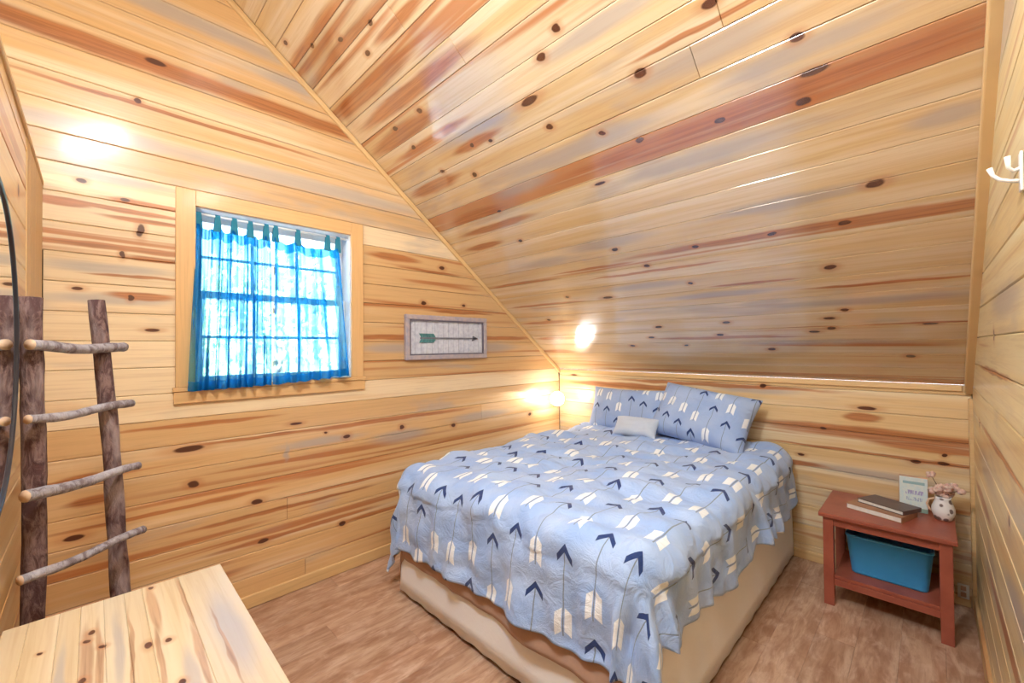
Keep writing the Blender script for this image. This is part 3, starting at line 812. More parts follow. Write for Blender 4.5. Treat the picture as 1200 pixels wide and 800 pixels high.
# ---------------------------------------------------------------- rustic ladder leaning in the corner
def bark_mat(name, c1, c2, c3):
    m, t, b = newmat(name); N = NT(t)
    tc = t.nodes.new('ShaderNodeTexCoord')
    mp = t.nodes.new('ShaderNodeMapping'); mp.inputs['Scale'].default_value = (1, 1, .35)
    t.links.new(tc.outputs['Object'], mp.inputs[0])
    f = N.noise(mp.outputs[0], 42, 5, .7, .6); g2 = N.noise(mp.outputs[0], 13, 3, .6)
    c = N.mix(N.ramp(f, .42, .62), c1, c2); c = N.mix(N.ramp(g2, .5, .7, 0, .7), c, c3)
    t.links.new(c, b.inputs['Base Color']); b.inputs['Roughness'].default_value = .8
    t.links.new(N.bump(f, .9, .012), b.inputs['Normal'])
    return m
M['ladder_bark'] = bark_mat('ladder_bark', (0.085, 0.035, 0.032), (0.24, 0.145, 0.125), (0.40, 0.30, 0.28))
M['rung_bark'] = bark_mat('rung_bark', (0.38, 0.34, 0.35), (0.19, 0.14, 0.14), (0.50, 0.46, 0.48))
M['cut_wood'] = plain('cut_wood_end', (0.75, 0.50, 0.32), 0.6, .1, 40)
lad = empty('rustic_ladder', (-1.95, -0.06, 0))
tag(lad, 'rustic ladder of bark-covered branches leaning in the corner left of the window', 'ladder')
lr = random.Random(5)
def branch(name, a, b_, r0, r1, mat, parent, n=16, bend=.006, cut=True):
    a, b_ = Vector(a), Vector(b_)
    ax = (b_ - a).normalized(); s1 = ax.orthogonal().normalized(); s2 = ax.cross(s1)
    pts, rr = [], []
    p1, p2 = lr.uniform(0, 6), lr.uniform(0, 6)
    for i in range(n + 1):
        t_ = i / n
        pts.append(a.lerp(b_, t_) + s1 * bend * math.sin(t_ * 5 + p1) + s2 * bend * math.sin(t_ * 7 + p2) )
        rr.append((r0 + (r1 - r0) * t_) * (1 + lr.uniform(-.05, .05)))
    bm = bmesh.new(); rings = tube(bm, pts, rr, 12, True, .05, lr)
    for f in bm.faces:
        if len(f.verts) > 4: f.material_index = 1
    return meshobj(name, bm, [mat, M['cut_wood'] if cut else mat], parent, True, loc=tuple(lad.location)), pts
LT, LB = (-1.860, -0.130, 1.580), (-1.85, -0.122, 0.027)
RT, RB = (-2.055, 0.004, 1.597), (-1.93, 0.112, 0.034)
o, _ = branch('rail', LT, LB, .024, .027, M['ladder_bark'], lad, 24, cut=False); o.location = (0, 0, 0)
o, _ = branch('rail', RT, RB, .023, .027, M['ladder_bark'], lad, 24, cut=False); o.location = (0, 0, 0)
for a, b_, r0, r1 in (((-1.800, -0.128, 1.437), (-2.073, 0.077, 1.430), .015, .017), ((-1.785, -0.130, 1.230), (-2.058, 0.095, 1.229), .013, .014),
                      ((-1.765, -0.130, 1.022), (-2.015, 0.114, 1.006), .017, .013), ((-1.738, -0.136, 0.805), (-1.965, 0.125, 0.791), .013, .013),
                      ((-1.745, -0.125, 0.560), (-1.945, 0.150, 0.555), .015, .014), ((-1.735, -0.120, 0.300), (-1.935, 0.165, 0.300), .015, .014)):
    o, _ = branch('rung', a, b_, r0, r1, M['rung_bark'], lad, 14, .004); o.location = (0, 0, 0)
for o in list(lad.children):      # parts were built in world metres about the ladder's base
    pass

# ---------------------------------------------------------------- round mirror on the partition
mir = empty('round_mirror', (-1.400, NY, 1.43))
tag(mir, 'round wall mirror in a thin dark frame at the left edge', 'mirror')
M['mirror_frame'] = plain('mirror_frame', (0.035, 0.03, 0.035), 0.35, .1)
mg, mt_, mb = newmat('mirror_silver'); mb.inputs['Metallic'].default_value = 1; mb.inputs['Roughness'].default_value = 0.02; mb.inputs['Base Color'].default_value = (.88, .92, .95, 1)
mn = mt_.nodes.new('ShaderNodeTexNoise'); mn.inputs['Scale'].default_value = 3
mr = mt_.nodes.new('ShaderNodeMapRange'); mr.inputs[3].default_value = .015; mr.inputs[4].default_value = .035
mt_.links.new(mn.outputs[0], mr.inputs[0]); mt_.links.new(mr.outputs[0], mb.inputs['Roughness'])
bm = bmesh.new()
prof = [(.368, .001), (.381, .001), (.382, .008), (.379, .013), (.374, .014), (.369, .012), (.368, .001)]
seg = 72
rings = [[bm.verts.new((r_ * math.cos(2 * math.pi * k_ / seg), y_, r_ * math.sin(2 * math.pi * k_ / seg))) for k_ in range(seg)] for r_, y_ in prof[:-1]]
rings.append(rings[0])
for A, B_ in zip(rings, rings[1:]):
    for k_ in range(seg): bm.faces.new((A[k_], B_[k_], B_[(k_ + 1) % seg], A[(k_ + 1) % seg]))
bmesh.ops.recalc_face_normals(bm, faces=bm.faces)
meshobj('mirror_frame', bm, M['mirror_frame'], mir, True)
bm = bmesh.new()
f0 = [bm.verts.new((.370 * math.cos(2 * math.pi * k_ / seg), .009, .370 * math.sin(2 * math.pi * k_ / seg))) for k_ in range(seg)]
f1 = [bm.verts.new((v_.co.x, .002, v_.co.z)) for v_ in f0]
bm.faces.new(list(reversed(f0))); bm.faces.new(f1)
for k_ in range(seg): bm.faces.new((f0[k_], f0[(k_ + 1) % seg], f1[(k_ + 1) % seg], f1[k_]))
bmesh.ops.recalc_face_normals(bm, faces=bm.faces)
meshobj('mirror_glass', bm, mg, mir)

# ---------------------------------------------------------------- pine desk in the near left corner
desk_marks = [(K, -1.426, -.001, .011, .006), (K, -1.392, -.010, .008, .006), (K, -1.345, .014, .008, .007), (K, -1.412, -.084, .006, .005), (K, -1.273, .088, .016, .008), (K, -1.262, .125, .010, .007),
              (K, -1.235, -.014, .010, .006), (K, -1.087, .131, .010, .007), (K, -1.573, .118, .010, .006), (H, -1.25, -.010, .24, .011), (H, -1.27, .010, .22, .008), (H, -1.45, .112, .16, .012), (H, -1.2, .105, .18, .006),
              (H, -1.42, .176, .20, .006), (H, -1.15, .172, .16, .008), (H, -1.25, .060, .25, .004), (H, -1.15, .215, .2, .004), (B, -1.2, .235, .22, .035), (B, -1.1, .150, .12, .015), (B, -1.25, -.045, .2, .008), (B, -1.3, .04, .2, .01)]
M['pine_desk'] = pine('pine_desk', desk_marks, base=(0.70, 0.57, 0.39), gold=(0.64, 0.48, 0.28), rough=0.30, heart=(0.50, 0.29, 0.16), coat=.25)
DX0, DX1, DY0, DY1, DZ = -1.590, -0.62, -0.154, 0.283, 0.750
desk = empty('pine_desk', ((DX0 + DX1) / 2, (DY0 + DY1) / 2, 0))
tag(desk, 'pale pine desk with a plank top in the near left corner', 'desk')
fr_d = Frame((0, 0, DZ), (1, 0, 0), (0, 1, 0), (0, 0, 1))
edges = [DY0, -0.112, -0.060, -0.022, 0.020, 0.060, 0.097, 0.178, DY1]
for a, b_ in zip(edges, edges[1:]):
    o = board('top_plank', desk, M['pine_desk'], fr_d, DX0, DX1, DX0, DX1, a, b_, .028, (0.0, rnd.uniform(0, .5), rnd.uniform(.4, .75)), .0012, .0001)
    o.location = o.location - desk.location
bm = bmesh.new()
for (xa, xb, ya, yb) in ((DX0 + .03, DX1 - .03, DY1 - .05, DY1 - .03), (DX0 + .03, DX1 - .03, DY0 + .03, DY0 + .05), (DX0 + .03, DX0 + .05, DY0 + .05, DY1 - .05), (DX1 - .05, DX1 - .03, DY0 + .05, DY1 - .05)):
    box(bm, xa, xb, ya, yb, DZ - .118, DZ - .0285, .002)
o = meshobj('apron', bm, M['pine_trim'], desk, loc=tuple(desk.location)); o.location = (0, 0, 0); uvbox_simple(o, 0, 2); o.color = (.1, .1, .5, 1)
for lx in (DX0 + .026, DX1 - .071):
    for ly in (DY0 + .026, DY1 - .071):
        bm = bmesh.new(); box(bm, lx, lx + .045, ly, ly + .045, 0, DZ - .029, .004, 2)
        c_ = (lx, ly, 0)
        o = meshobj('leg', bm, M['pine_trim'], desk, loc=c_); o.location = Vector(c_) - desk.location; uvbox_simple(o, 2, 0); o.color = (.1, .1, .5, 1)

# ---------------------------------------------------------------- bed
BX0, BX1, BY0, BY1 = -2.197, -0.675, 1.287, 3.318
bed = empty('bed', ((BX0 + BX1) / 2, (BY0 + BY1) / 2, 0))
tag(bed, 'queen bed base and mattress with a cream skirt, head against the low wall', 'bed')
bl = tuple(bed.location)
def cloth_mat(name, c1, c2, rough=.85, bump=.3, sc=60):
    m, t, b = newmat(name); N = NT(t)
    tc = t.nodes.new('ShaderNodeTexCoord')
    f = N.noise(tc.outputs['Object'], sc, 3, .6); g2 = N.noise(tc.outputs['Object'], 4, 2, .5)
    t.links.new(N.mix(N.math('MULTIPLY', N.math('ADD', f, g2), .5), c1, c2), b.inputs['Base Color'])
    b.inputs['Roughness'].default_value = rough; b.inputs['Sheen Weight'].default_value = .2
    b.inputs['Specular IOR Level'].default_value = .25
    t.links.new(N.bump(f, bump, .003), b.inputs['Normal'])
    return m
M['skirt'] = cloth_mat('cream_skirt', (0.93, 0.93, 0.92), (0.89, 0.88, 0.86))
M['mattress'] = cloth_mat('mattress_white', (0.80, 0.77, 0.72), (0.74, 0.70, 0.64))
M['tan_cloth'] = cloth_mat('tan_cloth', (0.50, 0.32, 0.23), (0.42, 0.26, 0.18))
M['black_plastic'] = plain('black_plastic', (0.03, 0.02, 0.02), .5)
bm = bmesh.new(); box(bm, BX0 + .03, BX1 - .03, BY0 + .03, BY1 - .01, .06, .34, .02, 3)
o = meshobj('box_spring', bm, M['mattress'], bed, True, loc=bl); o.location = (0, 0, 0)
bm = bmesh.new(); box(bm, BX0 + .01, BX1 - .01, BY0 + .01, BY1 - .005, .345, .64, .05, 4)
o = meshobj('mattress', bm, M['mattress'], bed, True, loc=bl); o.location = (0, 0, 0)
# skirt: a hanging sheet with shallow waves around foot and both sides
path = []
n1, n2 = 90, 70
for i in range(n1): path.append((Vector((BX0, BY1 - (BY1 - BY0) * i / n1, 0)), Vector((-1, 0, 0))))
for i in range(n2): path.append((Vector((BX0 + (BX1 - BX0) * i / n2, BY0, 0)), Vector((0, -1, 0))))
for i in range(n1 + 1): path.append((Vector((BX1, BY0 + (BY1 - BY0) * i / n1, 0)), Vector((1, 0, 0))))
bm = bmesh.new(); rows = []
zs = [.026, .10, .18, .26, .34, .40]
for zi, z_ in enumerate(zs):
    e = 1 - zi / (len(zs) - 1)
    rr = []
    for i, (p, nn) in enumerate(path):
        foot = 1.0 if n1 <= i < n1 + n2 else .35
        w = foot * e * (.0012 * math.sin(i * .55) + .0015 * noise.noise(Vector((i * .9, 0, 3.0)))) + (.028 * e * foot)
        rr.append(bm.verts.new((p.x + nn.x * w, p.y + nn.y * w, z_ + (.004 * math.sin(i * .9) if zi == 0 else 0))))
    rows.append(rr)
for A, B_ in zip(rows, rows[1:]):
    for i in range(len(path) - 1): bm.faces.new((A[i], A[i + 1], B_[i + 1], B_[i]))
o = meshobj('bed_skirt', bm, M['skirt'], bed, True, loc=bl); o.location = (0, 0, 0)
sd = o.modifiers.new('thick', 'SOLIDIFY'); sd.thickness = .004
for lx in (BX0 + .06, (BX0 + BX1) / 2 - .03, BX1 - .12):
    for ly in (BY0 + .06, BY1 - .15):
        bm = bmesh.new(); box(bm, lx, lx + .06, ly, ly + .06, 0, .06, .004)
        o = meshobj('leg', bm, M['black_plastic'], bed, loc=(lx, ly, 0)); o.location = Vector((lx, ly, 0)) - bed.location

# ---------------------------------------------------------------- duvet with printed arrows
def arrow_mat(name, base, shade, period=.40, colw=.135, jitter=True, scale=1.0):
    m, t, b = newmat(name); N = NT(t)
    uvn = t.nodes.new('ShaderNodeUVMap'); uvn.uv_map = 'UVMap'
    s = N.sep(uvn.outputs[0])
    u = N.math('DIVIDE', N.math('MULTIPLY', s[0], scale), colw); v = N.math('DIVIDE', N.math('MULTIPLY', s[1], scale), period)
    ci = N.math('FLOOR', u); fu = N.math('MULTIPLY', N.math('SUBTRACT', N.math('SUBTRACT', u, ci), .5), colw)   # metres
    off = N.math('FRACT', N.math('MULTIPLY', N.math('SINE', N.math('MULTIPLY', ci, 12.9898)), 43.758))
    vv = N.math('ADD', v, off); fv = N.math('MULTIPLY', N.math('FRACT', vv), period)                               # metres 0..period
    au = N.math('ABSOLUTE', fu)
    def band(x_, lo, hi): return N.math('MULTIPLY', N.math('GREATER_THAN', x_, lo), N.math('LESS_THAN', x_, hi))
    # navy head: chevron with apex at .345
    ch = N.math('ADD', fv, N.math('MULTIPLY', au, 1.15))
    head = N.math('MULTIPLY', band(ch, .338, .364), N.math('LESS_THAN', au, .036))
    # shaft
    sh = N.math('MULTIPLY', N.math('LESS_THAN', au, .0022), band(fv, .03, .352))
    # white feathers: a slanted band each side of the shaft
    fe = N.math('SUBTRACT', fv, N.math('MULTIPLY', au, -0.8))
    fth = N.math('MULTIPLY', N.math('MULTIPLY', band(fe, .050, .138), band(au, .005, .030)), 1.0)
    f = N.noise(uvn.outputs[0], 6, 3, .5)
    col = N.mix(N.ramp(f, .3, .7), base, shade)
    col = N.mix(fth, col, (0.88, 0.90, 0.92)); col = N.mix(sh, col, (0.22, 0.26, 0.33)); col = N.mix(head, col, (0.018, 0.045, 0.17))
    t.links.new(col, b.inputs['Base Color']); b.inputs['Roughness'].default_value = .75
    b.inputs['Sheen Weight'].default_value = .25; b.inputs['Specular IOR Level'].default_value = .3
    fine = N.noise(uvn.outputs[0], 320, 2, .5); cr = N.noise(uvn.outputs[0], 13, 5, .65, 1.2)
    t.links.new(N.bump(N.math('ADD', N.math('MULTIPLY', fine, .15), cr), .55, .022), b.inputs['Normal'])
    return m
M['duvet'] = arrow_mat('arrow_print_duvet', (0.33, 0.48, 0.80), (0.44, 0.57, 0.82))
M['pillow'] = arrow_mat('arrow_print_pillow', (0.33, 0.45, 0.72), (0.42, 0.53, 0.75), scale=1.30)

IX0, IX1, IY0 = -2.140, -0.770, 1.370
RADI = .115
TOPZ = .725
def drape(cx, cy, lift=0.0, wave=1.0):
    qx = min(max(cx, IX0), IX1); qy = max(cy, IY0)
    dx, dy = cx - qx, cy - qy
    t_ = math.hypot(dx, dy)
    if t_ > 1e-6: nx, ny_ = dx / t_, dy / t_
    else: nx = ny_ = 0.0
    r_ = RADI; arc = r_ * math.pi / 2
    corner = (abs(dx) > 1e-6 and abs(dy) > 1e-6)
    if t_ < arc:
        a_ = t_ / r_; h_ = r_ * math.sin(a_); dr = r_ * (1 - math.cos(a_)); nh, nz = math.sin(a_), math.cos(a_)
    else:
        e = t_ - arc; h_ = r_ + e * .10; dr = r_ + e * .98; nh, nz = 1.0, .1
        # hanging folds
        s_ = (cx * 1.0 if abs(dy) > abs(dx) else cy * 1.0)
        amp = wave * min(1.0, e / .2)
        h_ += amp * (.010 * math.sin(s_ * 34 + 1.9 * math.sin(s_ * 7)) + .030 * noise.noise(Vector((s_ * 9, 2.2, e * 2))))
        if corner:
            an = math.atan2(ny_, nx)
            h_ += amp * .026 * math.sin(an * 8 + .7)
    w = Vector((qx + nx * h_, qy + ny_ * h_, TOPZ - dr))
    nrm = Vector((nx * nh, ny_ * nh, nz)).normalized() if t_ > 1e-6 else Vector((0, 0, 1))
    # loft and creases of the filling
    P3 = Vector((cx, cy, 0))
    puff = .030 * noise.noise(P3 * 3.1) + .018 * noise.noise(P3 * 7.5 + Vector((3, 1, 0))) + .006 * noise.noise(P3 * 17)
    crease = .045 * (abs(noise.noise(Vector((cx * 2.2 + cy * 1.3, cy * 5.5 - cx * 2.0, 4.0)))) - .25)
    side = 1.0 if t_ < arc else .6
    w += nrm * ((puff + crease + .012) * side + lift)
    return w
def drape_obj(name, cx0, cx1, cy0, cy1, nx_, ny_, mat, parent, thick, lift, hem, labelmesh=None):
    bm = bmesh.new(); uvl = bm.loops.layers.uv.new('UVMap')
    G = []
    for j in range(ny_ + 1):
        rw = []
        for i in range(nx_ + 1):
            cx = cx0 + (cx1 - cx0) * i / nx_; cy = cy0 + (cy1 - cy0) * j / ny_
            ccx, ccy = cx, cy
            # the hem is not cut dead straight
            if hem:
                kx = max(0, cx - IX1) / (cx1 - IX1); ky = max(0, IY0 - cy) / (IY0 - cy0)
                ccx += kx * (.05 * noise.noise(Vector((cy * 2.3, 7, 0))) + .02 * noise.noise(Vector((cy * 9, 3, 0))) - .045 * max(0, min(1, (2.3 - cy) / 1.0)))
                ccy -= ky * (.035 * noise.noise(Vector((cx * 2.7, 1, 0))) + .012 * noise.noise(Vector((cx * 10, 5, 0))) - .03 * (cx - IX0) / (IX1 - IX0) + .02)
            rw.append((bm.verts.new(drape(ccx, ccy, lift, 1.0 if hem else .25)), (ccx + 4.02, ccy)))
        G.append(rw)
    for j in range(ny_):
        for i in range(nx_):
            q = [G[j][i], G[j][i + 1], G[j + 1][i + 1], G[j + 1][i]]
            f = bm.faces.new([a_ for a_, _ in q])
            for lp, (_, w_) in zip(f.loops, q): lp[uvl].uv = w_
    o = meshobj(name, bm, mat, parent, True, loc=(-1.45, 2.2, TOPZ))
    if parent: o.location = (0, 0, 0)
    sm = o.modifiers.new('thick', 'SOLIDIFY'); sm.thickness = thick; sm.offset = -1
    sm.material_offset = 1 if len(o.data.materials) > 1 else 0
    sm.material_offset_rim = 0
    return o
duv = empty('duvet', (-1.45, 2.2, TOPZ))
tag(duv, 'puffy light blue duvet printed with navy and white arrows, spread over the bed', 'duvet')
drape_obj('duvet_cover', -2.60, -0.345, 0.885, 3.29, 220, 240, [M['duvet'], M['tan_cloth']], duv, .016, 0.0, True)
hm = drape_obj('duvet_underside', -2.54, -0.52, 0.800, 3.20, 120, 130, [M['tan_cloth']], duv, .006, -.040, False)
hm['label'] = 'tan reverse side showing below the foot hem'

# ---------------------------------------------------------------- pillows
def pillow(name, w_, h_, th_, loc, rot, mat, label, seed, group=None, pipe=None):
    n_ = 34
    r = random.Random(seed)
    bm = bmesh.new(); uvl = bm.loops.layers.uv.new('UVMap')
    def pt(a_, b_, sg):
        ex = (1 - abs(a_) ** 3.2); ey = (1 - abs(b_) ** 3.2)
        tt = max(0.0, ex * ey) ** .5
        # edges bow inward between the corners
        x_ = a_ * w_ / 2 * (1 - .07 * (1 - b_ * b_) * abs(a_) ** 2); y_ = b_ * h_ / 2 * (1 - .09 * (1 - a_ * a_) * abs(b_) ** 2)
        z_ = sg * th_ / 2 * tt * (1 + .22 * noise.noise(Vector((a_ * 2 + seed, b_ * 2, sg))) + .07 * noise.noise(Vector((a_ * 6 + seed, b_ * 6, sg))))
        return Vector((x_, y_, z_))
    front = [[None] * (n_ + 1) for _ in range(n_ + 1)]; back = [[None] * (n_ + 1) for _ in range(n_ + 1)]
    for i in range(n_ + 1):
        for j in range(n_ + 1):
            a_, b_ = math.sin((i / n_ * 2 - 1) * math.pi / 2), math.sin((j / n_ * 2 - 1) * math.pi / 2)
            edge = i in (0, n_) or j in (0, n_)
            v1 = bm.verts.new(pt(a_, b_, 1)); front[i][j] = v1
            back[i][j] = v1 if edge else bm.verts.new(pt(a_, b_, -1))
    def uvof(v_): return (v_.co.x + 2.31 + seed * .37, v_.co.y + 5.2 + seed * .13)
    for G_, fl in ((front, False), (back, True)):
        for i in range(n_):
            for j in range(n_):
                vs = [G_[i][j], G_[i + 1][j], G_[i + 1][j + 1], G_[i][j + 1]]
                if fl: vs.reverse()
                f = bm.faces.new(vs)
                for lp in f.loops: lp[uvl].uv = uvof(lp.vert)
    o = meshobj(name, bm, mat, None, True)
    o.location = loc; o.rotation_euler = rot
    tag(o, label, 'pillow', group)
    return o
pillow('pillow', .66, .38, .17, (-1.815, 3.165, .885), (R(68), R(0), R(4)), M['pillow'], 'left blue arrow-print bed pillow leaning on the low wall, partly behind the other', 1)
pillow('pillow', .70, .44, .24, (-1.185, 3.120, .905), (R(56), R(7), R(-5)), M['pillow'], 'right blue arrow-print bed pillow, larger in view and tilted, in front of the left one', 2)
M['pale_cloth'] = cloth_mat('pale_cloth', (0.62, 0.68, 0.76), (0.54, 0.60, 0.70))
pillow('cushion', .34, .17, .12, (-1.60, 2.93, .800), (R(48), 0, R(6)), M['pale_cloth'], 'small pale grey-blue cushion lying in front of the left pillow', 3)

# ---------------------------------------------------------------- corner sconce
sc = empty('wall_sconce', (-2.510, 3.111, .927))
tag(sc, 'small lit globe lamp in the corner beyond the bed', 'lamp')
em, et, eb = newmat('lit_globe')
eb.inputs['Emission Color'].default_value = (1.0, 0.90, 0.78, 1); eb.inputs['Emission Strength'].default_value = 32
eb.inputs['Base Color'].default_value = (1, 1, 1, 1)
M['brass'] = plain('brass', (0.60, 0.45, 0.22), .3, .05, metal=.9)
bm = bmesh.new(); bmesh.ops.create_uvsphere(bm, u_segments=24, v_segments=14, radius=.066)
meshobj('globe', bm, em, sc, True)
bm = bmesh.new(); tube(bm, [(-.038, .050, -.012), (-.075, .11, -.045), (-.105, .17, -.045), (-.118, .222, -.025)], .007, 8)
meshobj('arm', bm, M['brass'], sc, True)
bm = bmesh.new(); lathe(bm, [(0.0, .0), (.032, 0), (.036, .004), (.032, .010), (0.0, .012)], seg=24)
for v_ in bm.verts: v_.co = Vector((v_.co.x - .118, .2335 - v_.co.z, v_.co.y - .025))
bmesh.ops.remove_doubles(bm, verts=bm.verts, dist=1e-5)
meshobj('backplate', bm, M['brass'], sc, True)
sp = bpy.data.lights.new('sconce_spot', 'SPOT'); sp.energy = 26; sp.spot_size = R(38); sp.spot_blend = .12; sp.shadow_soft_size = .012; sp.color = (1, .93, .82)
so = bpy.data.objects.new('sconce_spot', sp); C.objects.link(so); so.location = (-2.50, 3.13, 1.00)
so.rotation_euler = (Vector((-2.67, 2.60, .84)) - so.location).to_track_quat('-Z', 'Y').to_euler()

su = bpy.data.lights.new('sconce_upper_spot', 'SPOT'); su.energy = 7; su.spot_size = R(44); su.spot_blend = 1.0; su.shadow_soft_size = .09; su.color = (.95, .97, 1)
uo = bpy.data.objects.new('sconce_upper_spot', su); C.objects.link(uo); uo.location = (-2.42, 3.03, 1.0)
uo.rotation_euler = (Vector((-1.62, 2.78, 1.62)) - uo.location).to_track_quat('-Z', 'Y').to_euler()

# ---------------------------------------------------------------- nightstand
M['red_wood'] = plain('red_brown_wood', (0.36, 0.095, 0.055), .38, .1, 9, bump=.03, col2=(0.28, 0.065, 0.038))
ns = empty('nightstand', (-.175, 3.07, 0))
tag(ns, 'red-brown open nightstand with a lower shelf, right of the bed', 'nightstand')
nl = Vector(ns.location)
def nsp(name, d, bev=.003):
    bm = bmesh.new(); box(bm, *d, bev, 2)
    o = meshobj(name, bm, M['red_wood'], ns, loc=tuple(nl)); o.location = (0, 0, 0)
    return o
nsp('table_top', (-.452, .078, 2.832, 3.318, .478, .500), .005)
for lx in (-.434, .016):
    for ly in (2.850, 3.262): nsp('leg', (lx, lx + .046, ly, ly + .046, 0, .4775), .003)
nsp('apron', (-.389, .017, 2.858, 2.876, .432, .4775)); nsp('apron', (-.389, .017, 3.270, 3.288, .432, .4775))
nsp('apron', (-.424, -.406, 2.893, 3.261, .432, .4775)); nsp('apron', (.034, .052, 2.893, 3.261, .432, .4775))
nsp('shelf', (-.389, .017, 2.862, 3.262, .148, .166))
nsp('shelf_rail', (-.389, .017, 2.858, 2.874, .112, .1475)); nsp('shelf_rail', (-.389, .017, 3.250, 3.266, .112, .1475))

# storage bin on the shelf
M['teal'] = plain('teal_plastic', (0.06, 0.42, 0.88), .38, .05, 5, col2=(0.05, 0.39, 0.82))
bn = empty('storage_bin', (-.175, 3.09, .166))
tag(bn, 'teal blue plastic storage bin on the lower shelf of the nightstand', 'storage bin')
bm = bmesh.new()
def rrect(hx, hy, r_, z_, n_=5):
    pts = []
    for cx_, cy_, a0 in ((hx - r_, hy - r_, 0), (-hx + r_, hy - r_, 90), (-hx + r_, -hy + r_, 180), (hx - r_, -hy + r_, 270)):
        for k_ in range(n_ + 1):
            a_ = R(a0 + 90 * k_ / n_); pts.append((cx_ + r_ * math.cos(a_), cy_ + r_ * math.sin(a_), z_))
    return pts
levels = [(.150, .125, .025, .0005), (.153, .130, .03, .010), (.172, .148, .03, .200), (.176, .152, .032, .201), (.176, .152, .032, .212), (.168, .144, .028, .212), (.166, .142, .028, .200), (.148, .124, .025, .008)]
rs = [[bm.verts.new(p_) for p_ in rrect(*l_)] for l_ in levels]
n_ = len(rs[0])
for A, B_ in zip(rs, rs[1:]):
    for k_ in range(n_): bm.faces.new((A[k_], A[(k_ + 1) % n_], B_[(k_ + 1) % n_], B_[k_]))
bm.faces.new(list(reversed(rs[0]))); bm.faces.new(rs[-1])
meshobj('tub', bm, M['teal'], bn, True)
for p_ in bn.children[0].data.polygons: p_.use_smooth = len(p_.vertices) == 4

# books
M['paper'] = plain('book_pages', (0.80, 0.76, 0.68), .8, .05, 60)
M['tan_cover'] = plain('tan_book_cover', (0.42, 0.22, 0.12), .5, .1)
M['dark_cover'] = plain('dark_book_cover', (0.12, 0.08, 0.07), .4, .1)
def book(x_, y_, z_, rz, w_, l_, t_, cov, label):
    b_ = empty('book', (x_, y_, z_), (0, 0, rz)); tag(b_, label, 'book', 'books on the nightstand')
    c = .003
    bm = bmesh.new()
    box(bm, -l_ / 2, l_ / 2, -w_ / 2, w_ / 2, 0.0003, c); box(bm, -l_ / 2, l_ / 2, -w_ / 2, w_ / 2, t_ - c, t_); box(bm, l_ / 2 - c, l_ / 2, -w_ / 2, w_ / 2, c, t_ - c)
    meshobj('cover', bm, cov, b_)
    bm = bmesh.new(); box(bm, -l_ / 2 + .003, l_ / 2 - c - .0005, -w_ / 2 + .003, w_ / 2 - .003, c, t_ - c, .0008)
    meshobj('pages', bm, M['paper'], b_)
book(-.205, 3.055, .5003, R(-18), .180, .245, .030, M['tan_cover'], 'thick tan book, lower of the two stacked on the nightstand')
book(-.175, 3.085, .5307, R(-26), .150, .215, .022, M['dark_cover'], 'dark-covered thinner book, upper of the two stacked on the nightstand')

# small standing sign block
M['block_side'] = plain('block_side', (0.66, 0.44, 0.30), .6, .1)
def sign_mat():
    m, t, b = newmat('sign_face'); N = NT(t)
    uvn = t.nodes.new('ShaderNodeUVMap'); uvn.uv_map = 'UVMap'
    s = N.sep(uvn.outputs[0])
    def band(x_, lo, hi): return N.math('MULTIPLY', N.math('GREATER_THAN', x_, lo), N.math('LESS_THAN', x_, hi))
    f = N.noise(uvn.outputs[0], 7, 3, .6)
    c = N.mix(N.ramp(f, .35, .65), (0.62, 0.74, 0.74), (0.72, 0.78, 0.72))
    l1 = N.math('MULTIPLY', band(s[1], .80, .88), band(s[0], .12, .9)); c = N.mix(l1, c, (0.30, 0.48, 0.50))
    squig = N.noise(N.comb(N.math('MULTIPLY', s[0], 26), N.math('MULTIPLY', s[1], 6)), 1, 1, .5)
    l2 = N.math('MULTIPLY', N.math('MULTIPLY', band(s[1], .50, .62), band(s[0], .2, .85)), N.math('GREATER_THAN', squig, .48)); c = N.mix(l2, c, (0.40, 0.38, 0.58))
    l3 = N.math('MULTIPLY', N.math('MULTIPLY', band(s[1], .32, .42), band(s[0], .25, .8)), N.math('GREATER_THAN', squig, .5)); c = N.mix(l3, c, (0.35, 0.42, 0.55))
    l4 = band(s[1], .0, .12); c = N.mix(l4, c, (0.24, 0.36, 0.30))
    t.links.new(c, b.inputs['Base Color']); b.inputs['Roughness'].default_value = .5
    return m
sg = empty('sign_block', (-.078, 3.200, .5003), (0, 0, R(4)))
tag(sg, 'small white and pale teal sign block standing behind the books', 'sign')
bm = bmesh.new(); box(bm, -.058, .058, -.013, .020, 0, .190, .002)
meshobj('block', bm, M['block_side'], sg)
bm = bmesh.new(); uvl = bm.loops.layers.uv.new('UVMap')
box(bm, -.056, .056, -.0150, -.0132, .002, .188)
for f in bm.faces:
    for lp in f.loops: lp[uvl].uv = ((lp.vert.co.x + .056) / .112, (lp.vert.co.z - .002) / .186)
meshobj('face', bm, sign_mat(), sg)

# spotted vase with dried blossom
def spot_mat():
    m, t, b = newmat('spotted_ceramic'); N = NT(t)
    tc = t.nodes.new('ShaderNodeTexCoord')
    vo = t.nodes.new('ShaderNodeTexVoronoi'); vo.inputs['Scale'].default_value = 36; t.links.new(tc.outputs['Object'], vo.inputs['Vector'])
    t.links.new(N.mix(N.ramp(vo.outputs['Distance'], .42, .30), (0.80, 0.77, 0.74), (0.20, 0.15, 0.14)), b.inputs['Base Color'])
    b.inputs['Roughness'].default_value = .3
    return m
vs_ = empty('spotted_vase', (.036, 3.150, .5003)); vs_.scale = (1.12, 1.12, 1.12)
tag(vs_, 'white spotted vase of pinkish dried blossoms on the right of the nightstand', 'vase')
bm = bmesh.new(); lathe(bm, [(0.0, .0), (.024, 0), (.032, .008), (.040, .035), (.040, .055), (.030, .085), (.026, .098), (.029, .108), (.026, .108), (.022, .096), (.0, .090)], seg=28)
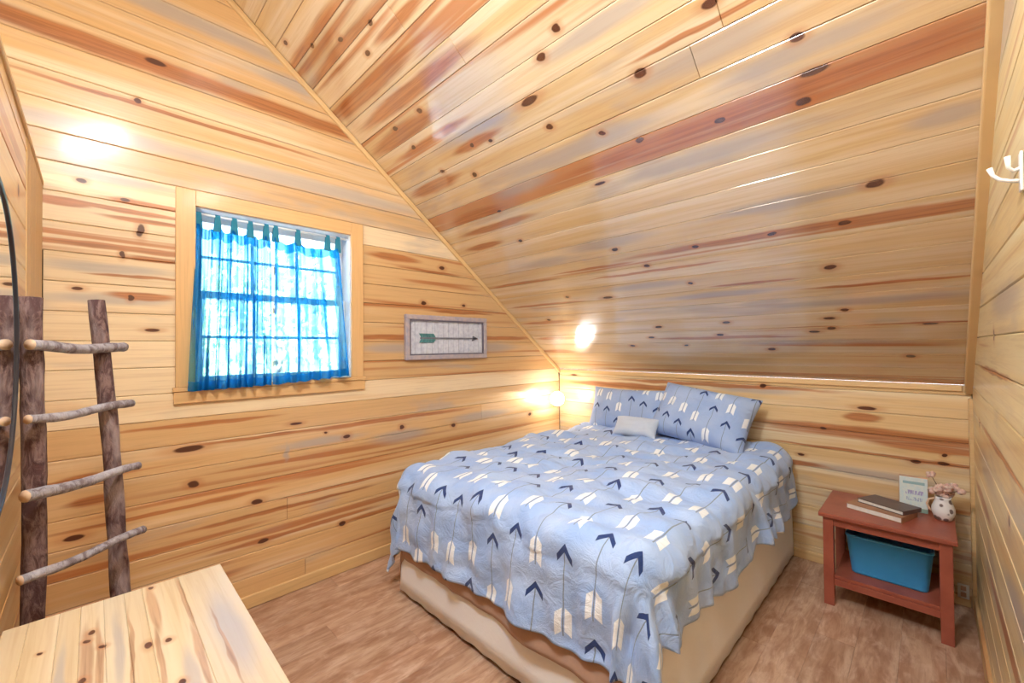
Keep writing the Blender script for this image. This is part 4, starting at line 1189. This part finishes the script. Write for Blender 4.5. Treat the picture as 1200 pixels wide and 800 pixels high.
bmesh.ops.remove_doubles(bm, verts=bm.verts, dist=1e-5)
meshobj('body', bm, spot_mat(), vs_, True)
bm = bmesh.new(); tube(bm, [(-.026, 0, .095), (-.048, 0, .085), (-.054, 0, .062), (-.046, 0, .040), (-.036, 0, .034)], .0045, 8)
meshobj('handle', bm, M['cut_wood'], vs_, True)
M['twig'] = plain('dark_twig', (0.09, 0.04, 0.03), .8)
M['blossom'] = plain('dried_blossom', (0.62, 0.36, 0.30), .8, .3, 60, col2=(0.72, 0.58, 0.48))
r = random.Random(4)
for i in range(16):
    a_ = r.uniform(0, 6.28); q = r.uniform(.005, .045)
    tip = Vector((math.cos(a_) * q, math.sin(a_) * q * .8, r.uniform(.112, .160)))
    if i == 0: tip = Vector((-.040, -.01, .205))
    if i == 1: tip = Vector((.056, -.01, .150))
    bm = bmesh.new(); tube(bm, [(0, 0, .093), tuple(Vector((0, 0, .115)).lerp(tip, .4)), tuple(tip)], [.002, .0016, .001], 6)
    st = meshobj('stem', bm, M['twig'], vs_, True)
    bm = bmesh.new()
    for k_ in range(5):
        b2 = bmesh.ops.create_icosphere(bm, subdivisions=1, radius=r.uniform(.008, .014))
        d_ = Vector((r.uniform(-1, 1), r.uniform(-1, 1), r.uniform(-1, .6))) * .010
        bmesh.ops.translate(bm, verts=b2['verts'], vec=tip + d_)
    meshobj('blossom', bm, M['blossom'], st, True)

# ---------------------------------------------------------------- coat hook on the right wall
M['white_metal'] = plain('white_enamel', (0.85, 0.82, 0.76), .3, .03)
hk = empty('coat_hook', (RX, 1.50, 1.815))
tag(hk, 'white double coat hook on the right wall, at the picture edge', 'hook')
bm = bmesh.new(); box(bm, -.006, -.0005, -.014, .014, -.045, .045, .002, 2)
meshobj('plate', bm, M['white_metal'], hk, True)
bm = bmesh.new(); tube(bm, [(-.004, 0, -.020), (-.020, 0, -.016), (-.036, 0, -.008), (-.046, 0, .004), (-.051, 0, .022)], [.0045, .004, .004, .004, .0055], 10)
meshobj('lower_prong', bm, M['white_metal'], hk, True)
bm = bmesh.new(); tube(bm, [(-.004, 0, .010), (-.014, 0, .006), (-.022, -.004, .014), (-.024, -.008, .040)], [.0045, .004, .004, .0055], 10)
meshobj('upper_prong', bm, M['white_metal'], hk, True)

# outlet low on the wall behind the nightstand
ou = empty('wall_outlet', (.108, KY - .012, .083))
tag(ou, 'small white outlet low on the wall behind the nightstand leg', 'outlet')
bm = bmesh.new(); box(bm, -.022, .022, -.006, 0, -.038, .038, .002, 2)
meshobj('cover_plate', bm, M['white_metal'], ou)
for dz in (-.017, .017):
    bm = bmesh.new(); box(bm, -.010, .010, -.0085, -.0062, dz - .012, dz + .012, .001)
    meshobj('socket', bm, M['block_side'], ou)
